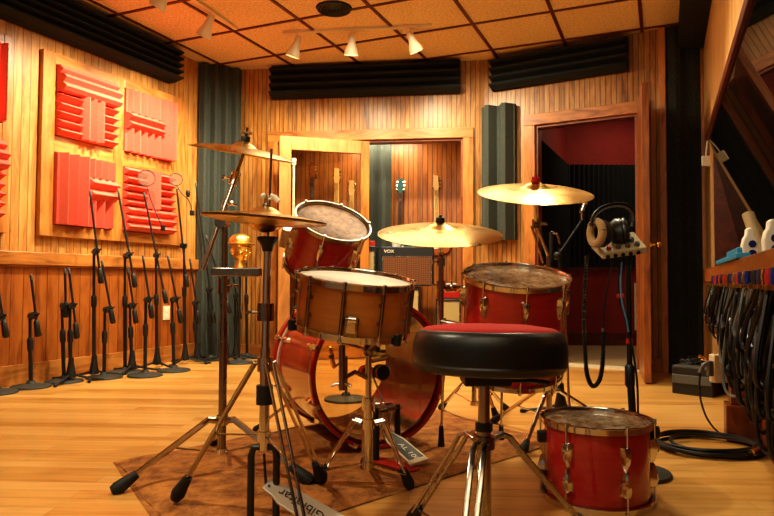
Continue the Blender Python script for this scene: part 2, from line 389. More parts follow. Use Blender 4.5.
fr_.add([p + V((0, 0, .001)) for p in q] + [p - V((0, 0, .05)) for p in q], [(0, 1, 2, 3), (7, 6, 5, 4), (0, 4, 5, 1), (1, 5, 6, 2), (2, 6, 7, 3), (3, 7, 4, 0)]).build('floor_red_room', 'carpet')['kind'] = 'structure'
# right corner + right wall with the control room window
struct(wb('wall_right_corner', 'beadboard', FCR, [(0, LCR, .0, .1, 0, CEIL)]))
wx0, wx1 = .62, 5.2; wz0, wz1 = .80, 1.72
struct(wb('wall_right', 'smooth_wood', FRW, [(0, wx0, 0, .3, 0, CEIL), (wx0, wx1, 0, .3, wz1, CEIL), (wx1, LRW, 0, .3, 0, CEIL)]))
struct(wb('trim_13', 'post_wood', FRW, [(wx0, wx1, 0.10, .3, 0, wz0)]))
struct(wb('trim_14', 'trim_tall', FRW, [(-.0, .055, -.03, 0, 0, CEIL)], bevel=.004))
win = struct(thing('window_1', '', 'window', M=FRW)); del win['category']; del win['label']
wb('window_frame', 'dark_red_trim', FRW, [(wx0-.06, wx1+.06, -.022, .28, wz1-.005, wz1+.045), (wx0-.03, wx0+.02, .02, .28, wz0, wz1-.005), (wx1-.02, wx1+.03, .02, .28, wz0, wz1-.005)], win, bevel=.006)
g = B(); g.add([(wx0+.02, .215, wz0-.01), (wx1-.02, .215, wz0-.01), (wx1-.02, -.005, wz1-.004), (wx0+.02, -.005, wz1-.004)], [(0, 1, 2, 3)]); g.build('pane', 'studio_glass', win, M=FRW, flat=True)
LZ = .80
struct(wb('trim_15', 'shelf_wood', FRW, [(onx(FRW, 711, 0), 5.6, -.05, 0, LZ-.085, LZ), (wx0+.02, wx1-.02, 0, .2, LZ-.02, LZ)], bevel=.004))
struct(wb('baseboard_right', 'post_wood', FRW, [(wx0, wx1, .08, .10, 0, .14)], bevel=.003))
PX = onx(FRW, 724, -.055, 437)+.02
struct(wb('trim_16', 'post_wood', FRW, [(PX, PX+.10, -.035, .10, .16, .70), (PX-.02, PX+.12, -.055, .10, 0, .16)], bevel=.004))

# ---------------- acoustic foam: long ridged bars and columns
def ridges(L, Wd, D, n, base=None):
    base = D*.45
    """cross-section along local z (0..Wd), ridge peaks toward -y"""
    pts = [(0.0, 0.0), (0.0, -base)]
    for k in range(n):
        z0 = Wd*k/n; z1 = Wd*(k+1)/n
        pts += [(z0+.06*Wd/n, -base-.0), (z0+.38*Wd/n, -D), (z0+.62*Wd/n, -D), (z1-.06*Wd/n, -base)]
    return pts + [(Wd, -base), (Wd, 0.0)]
def foam_bar(Fr, x0, x1, z0, z1, D, n, label, name='foam_bar', mat='black_foam', vertical=False, yo=-.002):
    b = B()
    if not vertical:
        b.prism([(z, y) for z, y in ridges(0, z1-z0, D, n)], 0, x1-x0, Matrix(((0, 1, 0, 0), (0, 0, 1, 0), (1, 0, 0, 0), (0, 0, 0, 1))))
    else:
        b.prism([(z, y) for z, y in ridges(0, x1-x0, D, n)], 0, z1-z0, Matrix(((1, 0, 0, 0), (0, 0, 1, 0), (0, 1, 0, 0), (0, 0, 0, 1))))
    o = b.build(name, mat, M=Fr @ Matrix.Translation((x0, yo, z0)), flat=True)
    return tag(o, label, 'acoustic foam')
# left wall bar
yb = -.16
zb0 = onz(FLW, 110, 56, yb*.6); xe = onx(FLW, 183, yb, 75)
foam_bar(FLW, 1.5, xe, zb0, CEIL-.03, .17, 5, 'long black ridged foam bar along the top of the left wall')
x0 = onx(FBL, 269, -.12, 80); x1 = onx(FBL, 460, -.12, 75); z0 = onz(FBL, 400, 94, -.06); z1 = onz(FBL, 400, 60.5, -.1)
foam_bar(FBL, x0, x1, z0, z1, .13, 4, 'black ridged foam bar above the closet on the back wall')
x0 = onx(FBR, 489, -.12, 70); x1 = onx(FBR, 626, -.12, 50); z0 = onz(FBR, 560, 80, -.06); z1 = onz(FBR, 560, 44, -.1)
foam_bar(FBR, x0, x1, z0, min(z1, CEIL-.03), .13, 4, 'black ridged foam bar above the doorway to the red room')
foam_bar(FRW, .10, 4.5, CEIL-.20, CEIL-.012, .18, 3, 'black ridged foam bar along the top of the right wall over the window')
foam_bar(FCL, .004, LCL-.004, .0, CEIL-.012, .07, 4, 'dark green grey ridged foam column filling the left back corner', 'foam_column', 'green_foam', True)
foam_bar(FCR, .002, LCR-.002, .0, CEIL-.012, .05, 2, 'dark speckled foam column filling the right back corner', 'foam_column', 'dark_foam', True)
x0 = onx(FBR, 483, -.03, 170); x1 = onx(FBR, 516, -.03, 170); z0 = onz(FBR, 495, 240, -.1); z1 = onz(FBR, 495, 105, -.1)
foam_bar(FBR, x0, x1, z0, z1, .14, 2, 'short dark green foam column between the closet and the doorway', 'foam_column', 'green_foam', True)
x0 = onx(FBL, 366, .5, 200); x1 = onx(FBL, 385, .5, 200)
foam_bar(FBL, x0, x1+.06, 0, cz+.1, .1, 2, 'dark foam column standing inside the closet', 'foam_column', 'green_foam', True, yo=.55)

# ---------------- red sculpted foam tiles in a board frame on the left wall
fx0, fx1 = onx(FLW, 40.5, -.03, 150), onx(FLW, 183.5, -.03, 200); fz1 = onz(FLW, 47, 50, -.03); fz0 = onz(FLW, 60, 237, -.03)
cxs = [(onx(FLW, 55, -.04, 120), onx(FLW, 114, -.04, 120)), (onx(FLW, 123.5, -.04, 150), onx(FLW, 172, -.04, 150))]
zA1, zA0 = onz(FLW, 57, 64, -.04), onz(FLW, 57, 136, -.04); zB1, zB0 = onz(FLW, 57, 152, -.04), onz(FLW, 57, 225, -.04)
def board_frame(x0, x1, cells, label):
    root = thing('panel_frame', label, 'wooden frame', M=FLW @ Matrix.Translation((x0, 0, fz0)))
    wb('backing', 'beadboard_left', FLW, [(x0, x1, -.012, -.002, fz0, fz1)], root)
    xs = [x0] + [q for c in cells for q in c] + [x1]
    for k in range(0, len(xs), 2): wb('stile', 'trim_tall', FLW, [(xs[k], xs[k+1], -.04, -.012, fz0, fz1)], root, bevel=.003)
    for c in cells:
        for (a, b_) in ((fz0, zB0), (zB1, zA0), (zA1, fz1)): wb('rail', 'trim_long', FLW, [(c[0], c[1], -.038, -.012, a, b_)], root, bevel=.003)
    return root
board_frame(fx0, fx1, cxs, 'wooden board frame holding four red foam tiles on the left wall')
sx1 = onx(FLW, 8.5, -.03, 150); sc1 = onx(FLW, 2.6, -.04, 120); wS = cxs[0][1]-cxs[0][0]; dS = fx1-fx0
board_frame(sx1-dS, sx1, [(cxs[0][0]-fx1+sx1, cxs[0][1]-fx1+sx1), (sc1-(cxs[1][1]-cxs[1][0]), sc1)], 'wooden board frame with red foam tiles at the left edge of the picture')
def tri(x, n): f = (x*n) % 1.0; return 1-abs(2*f-1)
def pat(kind, u, v):
    if kind == 0:
        if v > .62: return (.045 + .028*((v-.62)/.38 < .67) + .03*tri((v-.62)/.38, 3))
        if .36 < u < .74: return .05 + .045*tri((u-.36)/.38, 3)
        return .015 + .06*tri(v/.62, 5)
    if kind == 1:
        if u > .70: return .04 + .05*tri((u-.7)/.3, 3)
        if v > .62: return .02 + .05*tri(u/.7, 5)
        if v > .36: return .05 + .045*tri((v-.36)/.26, 2)
        return .015 + .06*tri(u/.7, 5)
    if kind == 2:
        if u < .52: return .035 + .06*tri(u/.52, 3)
        if v > .72: return .03 + .045*tri((u-.52)/.48, 4)
        if v > .40: return .05 + .045*tri((v-.4)/.32, 2)
        return .015 + .06*tri((u-.52)/.48, 3)
    if v < .38: return .045 + .045*tri(v/.38, 3)
    if .40 < u < .66: return .05 + .045*tri((u-.4)/.26, 2)
    return .015 + .06*tri((v-.38)/.62, 5)
def foam_tile(x0, x1, z0, z1, kind, label):
    n = 84; b = B(); vs = []; fs = []
    for j in range(n+1):
        for i in range(n+1):
            u = i/n; v = j/n; h = pat(kind, min(max(u, .002), .998), min(max(v, .002), .998))
            if i in (0, n) or j in (0, n): h = 0
            # snap border ring outward so the sides stay upright
            uu = 0 if i <= 1 else 1 if i >= n-1 else u; vv = 0 if j <= 1 else 1 if j >= n-1 else v
            vs.append((uu*(x1-x0), -h*1.3, vv*(z1-z0)))
    for j in range(n):
        for i in range(n): a = j*(n+1)+i; fs.append((a, a+1, a+n+2, a+n+1))
    b.add(vs, fs)
    o = b.build('foam_tile', 'red_foam', M=FLW @ Matrix.Translation((x0, -.0135, z0)), flat=True)
    tag(o, label, 'acoustic foam', 'red sculpted foam tiles')
e = .006
foam_tile(cxs[0][0]+e, cxs[0][1]-e, zA0+e, zA1-e, 0, 'upper left red sculpted foam tile of the framed four on the left wall')
foam_tile(cxs[1][0]+e, cxs[1][1]-e, zA0+e, zA1-e, 1, 'upper right red sculpted foam tile of the framed four on the left wall')
foam_tile(cxs[0][0]+e, cxs[0][1]-e, zB0+e, zB1-e, 2, 'lower left red sculpted foam tile with upright ridges on its left half')
foam_tile(cxs[1][0]+e, cxs[1][1]-e, zB0+e, zB1-e, 3, 'lower right red sculpted foam tile behind the pop filter')
wr = cxs[1][1]-cxs[1][0]
foam_tile(sc1-wr+e, sc1-e, zA0+e, zA1-e, 1, 'upper red foam tile cut off by the left edge of the picture')
foam_tile(sc1-wr+e, sc1-e, zB0+e, zB1-e, 0, 'lower red foam tile cut off by the left edge of the picture')

# ---------------- glazed closet door leaf, swung out
q1 = Wp(FBL, onx(FBL, 369, -.03), -.04, 0); q0 = A(279, 200, q1.y-.22)
FG2, LG = seg(q0.xy, q1.xy)
gd = struct(thing('door_1', '', 'door', M=FG2)); del gd['category']; del gd['label']
gt = EYE + (ray(279, 135.5)*(q1.y-.22)).z
sw = .105
wb('stile', 'door_wood', FG2, [(0, sw, 0, .04, .01, gt)], gd, bevel=.003)
wb('stile', 'trim_tall', FG2, [(LG-.08, LG, 0, .04, .01, gt)], gd, bevel=.003)
wb('rail', 'door_wood', FG2, [(sw, LG-.08, 0, .04, gt-.12, gt)], gd, bevel=.003)
wb('rail', 'trim_long', FG2, [(sw, LG-.08, 0, .04, .01, .25)], gd, bevel=.003)
wb('pane', 'door_glass', FG2, [(sw, LG-.08, .017, .023, .25, gt-.12)], gd)
ph = B(); z_ = EYE + (ray(294, 205)*(q1.y-.2)).z; ph.box(sw+.015, sw+.032, -.012, 0, z_-.25, z_+.40); ph.box(sw+.005, sw+.042, -.02, 0, z_+.36, z_+.42); ph.build('door_pull', 'cream', gd, M=FG2)

# ---------------- wall outlet
x, z = on(FLW, 166, 313, -.012)
ot = thing('wall_outlet', 'cream outlet plate low on the left wall behind the mic stands', 'outlet', M=FLW @ Matrix.Translation((x, -.0125, z)))
wb('plate', 'cream', FLW, [(x-.04, x+.04, -.019, -.0125, z-.06, z+.06)], ot, bevel=.002)
for dz_ in (-.028, .028): wb('socket', 'white_plastic', FLW, [(x-.017, x+.017, -.022, -.019, z+dz_-.017, z+dz_+.017)], ot, bevel=.002)
# white panel in red room
x = onx(FRB, 637, -.03); wp = tag(wb('wall_panel', 'cream', FRB, [(x-.035, x+.05, -.045, -.031, onz(FRB, 637, 330), onz(FRB, 637, 283))], bevel=.003), 'narrow cream panel on the wall of the red room beyond the doorway', 'panel')

# ---------------- ceiling: track lights and vent
def head(parent, base, aim, s=1.0):
    base = V(base); n = (V(aim)-base).normalized()
    t = B(); t.cyl(base, base+V((0, 0, -.07)), .010); t.build('stem', 'white_metal', parent)
    c = base+V((0, 0, -.075)); M = zframe(c, n)
    l = B(); l.lathe([(.001, -.06), (.02, -.06), (.027, -.05), (.028, .0), (.034, .03), (.052, .075), (.058, .11), (.056, .11), (.03, .06), (.001, .05)], M, 24)
    lo = l.build('lamp_head', 'white_metal', parent)
    d = B(); d.lathe([(.001, .09), (.045, .092), (.0455, .085), (.001, .083)], M, 20); d.build('lamp_face', 'lamp_glow', lo)
    return c + n*.125, n
SPOTS = []
zc = CEIL-.01
def CE(px, py, z=None):
    d = ray(px, py); return EYEP + d*(((z if z is not None else CEIL)-EYE)/d.z)
a, b_ = CE(283, 35, zc-.02), CE(432, 28, zc-.02)
tk = thing('track_light', 'cream track light with three spot heads near the back wall', 'track light', a)
t = B(); t.box(0, (b_-a).length, -.017, .017, -.012, .0095, frame(a+V((0, 0, .02)), (b_-a), z=(0, 0, 1))); t.build('rail', 'white_metal', tk, bevel=.002)
for px, dxx, tgt in ((297, -.34, 0), (353, -.06, 0), (412, .42, 0)):
    k = (px-283)/(432-283); p = a.lerp(b_, k)
    SPOTS.append((head(tk, p, p+V((dxx, .22, -1))), 1))
a, b_ = CE(165, -18, zc-.02), CE(236, 31, zc-.02)
tk = thing('track_light', 'cream track light with two spot heads over the left wall', 'track light', a)
t = B(); t.box(0, (b_-a).length, -.017, .017, -.012, .0095, frame(a+V((0, 0, .02)), (b_-a), z=(0, 0, 1))); t.build('rail', 'white_metal', tk, bevel=.002)
for k, tgt in ((.0, (50, 190)), (.58, (135, 190))):
    p = a.lerp(b_, k); tx, tz = on(FLW, *tgt)
    SPOTS.append((head(tk, p, Wp(FLW, tx, 0, tz)), 2))
vc = CE(334, 8)
ve = thing('ceiling_vent', 'round black ringed air vent in the ceiling', 'vent', vc)
v = B(); v.lathe([(.001, -.006), (.13, -.006), (.135, -.001), (.001, -.001)], Matrix.Translation(vc), 36); v.build('duct', 'dark_gap', ve)
for r in (.128, .104, .08, .056, .032):
    v = B(); v.lathe([(r, -.014), (r-.008, -.020), (r-.013, -.016), (r-.006, -.007)], Matrix.Translation(vc), 36, close=True); v.build('ring', 'black_plastic' if r < .12 else 'cast_iron', ve)

# ------------------------------------------------------------------ rug
ra, rb = V((-1.06, 2.52)), V((-.50, 1.66)); rc, rd = V((.76, 2.86)), V((.17, 3.72))
rg = B(); nx, ny = 60, 44; vs = []; fs = []
for j in range(ny+1):
    for i in range(nx+1):
        u, v = i/nx, j/ny; p = (ra.lerp(rb, v)).lerp(rd.lerp(rc, v), u)
        wob = .02*sin(9*u+4*v)+.012*sin(23*u+11*v)
        edge = min(u, 1-u, v, 1-v)
        q = V((p.x+wob*.5, p.y+wob*.6, .004+.010*min(1, edge*18)+.0025*sin(31*u+17*v)*sin(13*u-29*v)))
        vs.append(q)
for j in range(ny):
    for i in range(nx): a = j*(nx+1)+i; fs.append((a, a+1, a+nx+2, a+nx+1))
rg.add(vs, fs); rg.add([(q.x, q.y, .001) for q in (vs[0], vs[nx], vs[-1], vs[ny*(nx+1)])], [(3, 2, 1, 0)])
tag(rg.build('rug', 'rug_fur'), 'mottled rust brown rug lying under the drum kit', 'rug')
RUGZ = .014

# ------------------------------------------------------------------ drum building
def lug_mesh(b, R, ang, z, s=1, up=1):
    """teardrop lug: pointed plate standing off the shell"""
    M = Matrix.Rotation(ang, 4, 'Z') @ Matrix.Translation((R, 0, z)) @ Matrix.Diagonal((s, s, s*up, 1))
    ring = [((0.0, .030), .010), ((.012, .026), .014), ((.018, .010), .014), ((.014, -.012), .011), ((.008, -.030), .006), ((0.0, -.040), .003)]
    vs = []; fs = []
    for (x, zz), w in ring: vs += [M @ V((0, -w, zz)), M @ V((x, -w*.6, zz)), M @ V((x+.003, 0, zz)), M @ V((x, w*.6, zz)), M @ V((0, w, zz))]
    for i in range(len(ring)-1):
        for k in range(4): a = i*5+k; fs.append((a, a+1, a+6, a+5))
    fs.append((0, 1, 2, 3, 4)); n = len(vs); fs.append((n-1, n-2, n-3, n-4, n-5))
    b.add(vs, fs)
def hoop(T, W, R, z, mat='chrome', h=.011):
    b = B(); b.lathe([(R+.004, z-h), (R+.010, z-h), (R+.010, z+h*.6), (R+.015, z+h*.85), (R+.0145, z+h), (R+.007, z+h), (R+.004, z+h*.4)], n=56, close=True)
    return b.build('hoop', mat, T, M=W)
def drum(T, W, R, D, nl, shell='red_lacquer', head='worn_head', bottom='amber_head', ph=0.2, tube_lugs=False, lugs='chrome', hoopmat='chrome'):
    s = B(); s.lathe([(R, D/2-.004), (R, -D/2+.004), (R-.008, -D/2+.002), (R-.008, D/2-.002)], n=64, close=True); sh = s.build('shell', shell, T, M=W)
    Wt = W @ Matrix.Translation((0, 0, D/2))
    hd = B(); hd.lathe([(.0001, .004), (R*.5, .0042), (R-.008, .003), (R+.002, -.001), (R+.0035, -.008)], n=56); hd.build('batter_head', head, T, M=Wt)
    hd = B(); hd.lathe([(.0001, -.004), (R-.008, -.003), (R+.002, .001), (R+.0035, .008)], n=56); hd.build('resonant_head', bottom, T, M=W @ Matrix.Translation((0, 0, -D/2)))
    hoop(T, W, R, D/2+.004, hoopmat); hoop(T, W, R, -D/2-.004, hoopmat)
    for k in range(nl):
        a = ph + 2*pi*k/nl; ca, sa = cos(a), sin(a)
        if tube_lugs:
            b = B(); x, y = (R+.013)*ca, (R+.013)*sa
            b.cyl((x, y, -D/2+.012), (x, y, D/2-.012), .0058, n=10)
            for zz in (-.028, .028): b.cyl((R*ca, R*sa, zz), (x, y, zz), .007, n=8)
            lo = b.build('tube_lug', 'dark_chrome', T, M=W)
            for s_ in (1, -1):
                r = B(); r.cyl((x, y, s_*(D/2-.014)), (x, y, s_*(D/2+.017)), .0035, n=8); r.cyl((x, y, s_*(D/2+.006)), (x, y, s_*(D/2+.018)), .0062, n=8)
                r.build('tension_rod', 'chrome', lo, M=W)
        else:
            for s_ in (1, -1):
                b = B(); lug_mesh(b, R-.001, a, s_*(D/2-.075 if D > .22 else D/2-.062), 1.22, s_); lo = b.build('lug', lugs, T, M=W)
                x, y = (R+.013)*ca, (R+.013)*sa; r = B()
                z0 = D/2-.055 if D > .22 else D/2-.042
                r.cyl((x, y, s_*z0), (x, y, s_*(D/2+.014)), .0034, n=8); r.cyl((x, y, s_*(D/2+.004)), (x, y, s_*(D/2+.020)), .0060, n=8)
                r.build('tension_rod', 'chrome', lo, M=W)
    return sh
def rubber_tip(leg, p, d, r=.014, L=.045):
    d = V(d).normalized(); b = B(); p = V(p)
    b.tube([p-d*L, p-d*L*.5, p-d*.012, p], [r*.75, r*1.0, r*1.15, r*.85], 12); return b.build('rubber_foot', 'rubber', leg)
def flat_leg(T, pts, w=.011, mat='satin_steel', flat=.45, name='leg', n=8, foot=True, fr=.016, fl=.05):
    b = B(); b.tube(pts, w, n, flat=flat); o = b.build(name, mat, T)
    if foot:
        d = V(pts[-1])-V(pts[-2]); d.normalize(); rubber_tip(o, V(pts[-1])+d*.012, d, fr, fl)
    return o
def tripod(T, hub, low, feet, w=.009, mat='chrome', double=True, fr=.017, fl=.055, brace=.5, collar=.021):
    """hub: upper collar on the tube, low: lower collar, feet: floor points"""
    hub, low = V(hub), V(low); b = B(); b.cyl(hub-V((0, 0, .017)), hub+V((0, 0, .017)), collar); b.build('collar', mat, T)
    b = B(); b.cyl(low-V((0, 0, .010)), low+V((0, 0, .010)), collar*.95); b.build('collar', mat, T)
    for f in feet:
        f = V(f); d = f-hub; h = V((d.x, d.y, 0)).normalized(); side = V((-h.y, h.x, 0))
        s0 = hub+h*collar; top = s0+h*.03+V((0, 0, .006)); end = f+V((0, 0, .014)) - h*.015
        leg = B()
        offs = (-.011, .011) if double else (0,)
        for o_ in offs: leg.tube([s0+side*o_, top+side*o_, top.lerp(end, .12)+side*o_-V((0, 0, .0)), end+side*o_*.6], w*(.62 if double else 1), 8)
        lo = leg.build('leg', mat, T)
        dd = (end-top).normalized(); ft = B(); p1 = end+dd*.02; p1.z = max(p1.z, .008)
        ft.tube([end-dd*fl, end-dd*fl*.4, end, p1], [fr*.7, fr, fr*1.15, fr*.8], 12); ft.build('rubber_foot', 'rubber', lo)
        br = B(); m = top.lerp(end, brace)
        for o_ in offs: br.tube([low+h*collar*.9+side*o_*.6, m+side*o_*.8], w*.62, 8, flat=.5)
        br.build('brace', mat, T)
def clampn(T, p, d=(0, 0, 1), r=.02, L=.035, mat='chrome', wing=(1, 0, 0)):
    p = V(p); d = V(d).normalized(); w = V(wing).normalized(); b = B(); b.cyl(p-d*L/2, p+d*L/2, r, n=16); o = b.build('clamp', mat, T)
    b = B(); e = p+w*(r+.018); b.cyl(p+w*r*.8, e, .005, n=8)
    q = w.cross(d).normalized()
    b.tube([e-q*.020+w*.008, e-q*.008, e+q*.008, e+q*.020+w*.008], [.005, .0045, .0045, .005], 8); b.build('wing_nut', mat, o)
    return o
def cymbal(name, label, c, n, R, bell=.055, hint=(1, 0, 0), top=True, group=None, bow=.012):
    W = zframe(c, n, hint)
    b = B(); H = .030; prof = []
    up = [(.006, H), (bell*.35, H*.97), (bell*.7, H*.72), (bell*.93, H*.42), (bell*1.1, H*.30)]
    for k in range(1, 9): t = k/8; up.append((bell*1.1+(R-bell*1.1)*t, H*.30*(1-t**1.6) - bow*t**2+.0))
    dn = [(r, z-.0016) for r, z in reversed(up)]
    b.lathe(up+dn, n=96, close=True)
    o = b.build(name, 'bronze_cymbal', M=W, sharp=50); tag(o, label, 'cymbal', group); return o, W
def topper(T, W, wing=True, felt='black_plastic'):
    b = B(); b.lathe([(.001, .062), (.006, .062), (.006, .052), (.016, .052), (.018, .046), (.018, .032), (.001, .032)], W, 20); b.build('felt_washer', felt, T)
    if wing:
        b = B(); b.cyl(W @ V((-.022, 0, .066)), W @ V((.022, 0, .066)), .006, n=8); b.cyl(W @ V((0, 0, .06)), W @ V((0, 0, .085)), .005, n=8); b.build('wing_nut', 'chrome', T)

# ---------------- floor standing small tom in front
c = FL(598, 500); c = V((c.x, 2.135, 0))
t = thing('tom_drum', 'small red tom standing on the floorboards in front, below the headphone stand', 'drum', c)
R1, D1 = .166, .235
drum(t, Matrix.Translation((c.x, c.y, D1/2+.016)), R1, D1, 6, ph=radians(-138), head='worn_head')
b = B(); Rr = R1+.004
W1 = Matrix.Translation((c.x, c.y, D1/2+.016))
for zz in (.5, -.5):
    pass
b.box(R1-.002, R1+.028, -.016, .016, .028, .066, W1 @ Matrix.Rotation(radians(-8), 4, 'Z')); mo = b.build('mount_bracket', 'beige_plastic', t, bevel=.003)
b = B(); M_ = W1 @ Matrix.Rotation(radians(-8), 4, 'Z'); b.cyl(M_ @ V((R1+.0, 0, .09)), M_ @ V((R1+.03, 0, .09)), .02); b.cyl(M_ @ V((R1+.012, -.02, .09)), M_ @ V((R1+.012, .02, .09)), .012); b.build('mount_knob', 'black_plastic', mo)
M2 = W1 @ Matrix.Rotation(radians(178), 4, 'Z')
for q in ((R1-.002, R1+.026, -.014, .014, .05, .085), (R1-.002, R1+.02, -.012, .012, -.07, -.045)):
    b = B(); b.box(*q, M2); b.build('mount_bracket', 'black_plastic', t, bevel=.003)

# ---------------- floor tom
hc = A(516, 277, 2.55); n = V((.02, -.262, 1)).normalized(); RF, DF = .2, .385
W = zframe(hc - n*(DF/2+.004), n)
base = V((hc.x, (hc-n*DF/2).y, RUGZ*0))
ft = thing('floor_tom', 'large deep red floor tom with a speckled worn head beside the seat', 'drum', base)
drum(ft, W, RF, DF, 8, ph=radians(-90-0), head='worn_head')
for (px0, py0, px1, py1, Y) in ((445, 318, 441, 449, 2.74), (565, 300, 566, 447, 2.72)):
    p0, p1 = A(px0, py0, Y), FL(px1, py1); p1.y = Y; p1 = V((p1.x, p1.y, RUGZ if px0 < 500 else .004))
    lg = B(); lg.tube([p0, p0.lerp(p1, .6), p1+V((0, 0, .05))], .0055, 10); lo = lg.build('leg', 'chrome', ft)
    rf = B(); rf.tube([p1+V((0, 0, .085)), p1+V((0, 0, .04)), p1], [.009, .012, .015], 12); rf.build('rubber_foot', 'rubber', lo)
    q = W.inverted() @ p0; ang = atan2(q.y, q.x); bk = B(); rr = hypot(q.x, q.y)
    bk.box(RF-.003, rr+.016, -.016, .016, q.z-.06, q.z-.01, W @ Matrix.Rotation(ang, 4, 'Z')); bk.build('leg_bracket', 'chrome', ft, bevel=.003)
p0 = W @ V((0, RF+.015, -.05)); p1 = V((p0.x, p0.y+.04, .0)); lg = B(); lg.tube([p0, p1+V((0, 0, .02))], .0055, 10); lo = lg.build('leg', 'chrome', ft); rf = B(); rf.tube([p1+V((0, 0, .08)), p1], [.009, .015], 12); rf.build('rubber_foot', 'rubber', lo)

# ---------------- bass drum
bc = A(379.5, 380, 2.70); bc.z = .326
ang = radians(26); bn = V((sin(ang), -cos(ang), 0)); RB_, DB = .290, .52
bd = thing('bass_drum', 'red bass drum with red wooden hoops and a clear head, behind the snare', 'drum', (bc.x, bc.y, 0))
W = zframe(bc - bn*DB/2, bn, (0, 0, 1))
s = B(); s.lathe([(RB_, DB/2-.004), (RB_, -DB/2+.004), (RB_-.009, -DB/2+.004), (RB_-.009, DB/2-.004)], n=80, close=True); s.build('shell', 'red_bass', bd, M=W)
for z_, nm in ((DB/2, 'batter_head'), (-DB/2, 'resonant_head')):
    sg = 1 if z_ > 0 else -1
    hd = B(); hd.lathe([(.0001, sg*.002), (RB_-.02, sg*.002), (RB_+.003, sg*-.003)], n=72); hd.build(nm, 'clear_head', bd, M=W @ Matrix.Translation((0, 0, z_)))
    hp = B(); z0, z1 = sorted((z_+sg*.022, z_-sg*.016)); hp.lathe([(RB_+.005, z0), (RB_+.018, z0), (RB_+.020, z0+.004), (RB_+.020, z1-.004), (RB_+.018, z1), (RB_+.005, z1)], n=80, close=True); hp.build('hoop', 'red_hoop', bd, M=W)
    hp = B(); hp.lathe([(RB_+.001, z_-sg*.018), (RB_+.006, z_-sg*.018), (RB_+.006, z_-sg*.028), (RB_+.001, z_-sg*.028)], n=80, close=True); hp.build('head_rim', 'cream', bd, M=W)
for k in range(8):
    a = radians(22.5)+2*pi*k/8
    for s_ in (1, -1):
        b = B(); lug_mesh(b, RB_-.001, a, s_*(DB/2-.10), 1.15, s_); lo = b.build('lug', 'chrome', bd, M=W)
        r = B(); x, y = (RB_+.016)*cos(a), (RB_+.016)*sin(a); r.cyl((x, y, s_*(DB/2-.10)), (x*1.02, y*1.02, s_*(DB/2+.01)), .004, n=8)
        r.build('tension_rod', 'chrome', lo, M=W)
        cl = B(); M_ = W @ Matrix.Rotation(a, 4, 'Z'); z0, z1 = sorted((s_*(DB/2-.028), s_*(DB/2+.026))); cl.box(RB_+.019, RB_+.028, -.010, .010, z0, z1, M_); z0, z1 = sorted((s_*(DB/2+.022), s_*(DB/2+.027))); cl.box(RB_+.006, RB_+.028, -.010, .010, z0, z1, M_); cl.build('claw', 'chrome', lo, bevel=.002)
for s_ in (1, -1):   # spurs
    a = W @ V((-.16, s_*RB_*.82, -DB/2+.10)); e = a + (W.to_3x3() @ V((0, s_*.14, -.16))); e.z = .006
    lg = B(); lg.tube([a, e], .007, 10); lo = lg.build('spur', 'chrome', bd); rubber_tip(lo, e, e-a, .012, .04)

# ---------------- rack tom over the bass drum
hc = A(333, 222, 2.76); n = V((.293, -.50, .82)).normalized(); RT, DT = .156, .225
W = zframe(hc - n*(DT/2+.004), n)
rt = thing('tom_drum', 'red rack tom tilted toward the seat above the bass drum', 'drum', M=Matrix.Translation(W @ V((0, 0, -DT/2))))
drum(rt, W, RT, DT, 6, ph=radians(-98), head='amber_head', bottom='amber_head', hoopmat='hoop_chrome')
# its holder, belongs to the bass drum
hb = B(); m0 = bc - bn*(DB*.52) + V((0, 0, RB_-.004)); side = W @ V((-RT-.02, .02, -.02))
m1 = V((side.x, side.y, m0.z+.12)) if False else m0+V((-.06, .0, .22))
hb.tube([m0, m0+V((0, 0, .16)), m1, side], [.011, .011, .011, .011], 12); hb.build('tom_arm', 'chrome', bd)
hb = B(); hb.box(-.05, .05, -.032, .032, 0, .03, Matrix.Translation(m0)); hb.cyl(m0, m0+V((0, 0, .06)), .02); hb.build('tom_mount', 'chrome', bd, bevel=.004)
b = B(); b.box(-RT-.045, -RT+.003, -.025, .07, -.06, .03, W); b.build('mount_bracket', 'chrome', rt, bevel=.004)

# ---------------- snare drum and its stand
hc = A(356, 279, 2.08); n = V((.105, -.135, 1)).normalized(); RS, DS = .180, .150
W = zframe(hc - n*(DS/2+.004), n); WS = W
sn = thing('snare_drum', 'natural wood snare drum with chrome hoops and a bright white head', 'drum', M=Matrix.Translation(W @ V((0, 0, -DS/2))))
drum(sn, W, RS, DS, 10, shell='maple', head='white_head', bottom='clear_head', ph=radians(-97), tube_lugs=True)
M_ = W @ Matrix.Rotation(radians(-97+9), 4, 'Z')
b = B(); b.box(RS, RS+.022, -.022, .022, -.07, -.01, M_); to = b.build('throw_off', 'dark_chrome', sn, bevel=.004)
b = B(); b.cyl(M_ @ V((RS+.03, -.012, -.014)), M_ @ V((RS+.03, .014, -.014)), .012); b.box(RS+.022, RS+.034, -.014, .014, -.055, -.022, M_); b.build('lever', 'chrome', to, bevel=.002)
M_ = W @ Matrix.Rotation(radians(-97+24), 4, 'Z')
b = B()
for k in range(9): b.cyl(W @ V((-.13, -.022+.0055*k, -DS/2-.006)), W @ V((.13, -.022+.0055*k, -DS/2-.006)), .0012, n=5)
b.build('snare_wires', 'satin_steel', sn)
bx = A(368, 470, 2.16)
ss = thing('snare_stand', 'chrome snare drum stand with a three arm basket and short tripod', 'drum stand', (bx.x, bx.y, RUGZ))
top = V((bx.x, bx.y, A(367, 350, 2.16).z))
b = B(); b.cyl((bx.x, bx.y, .085), (bx.x, bx.y, .30), .0155, n=16); b.build('lower_tube', 'chrome', ss)
b = B(); b.cyl((bx.x, bx.y, .29), top, .0105, n=14); b.build('upper_tube', 'chrome', ss)
clampn(ss, (bx.x, bx.y, .30), r=.022, L=.04, wing=(1, -.3, 0))
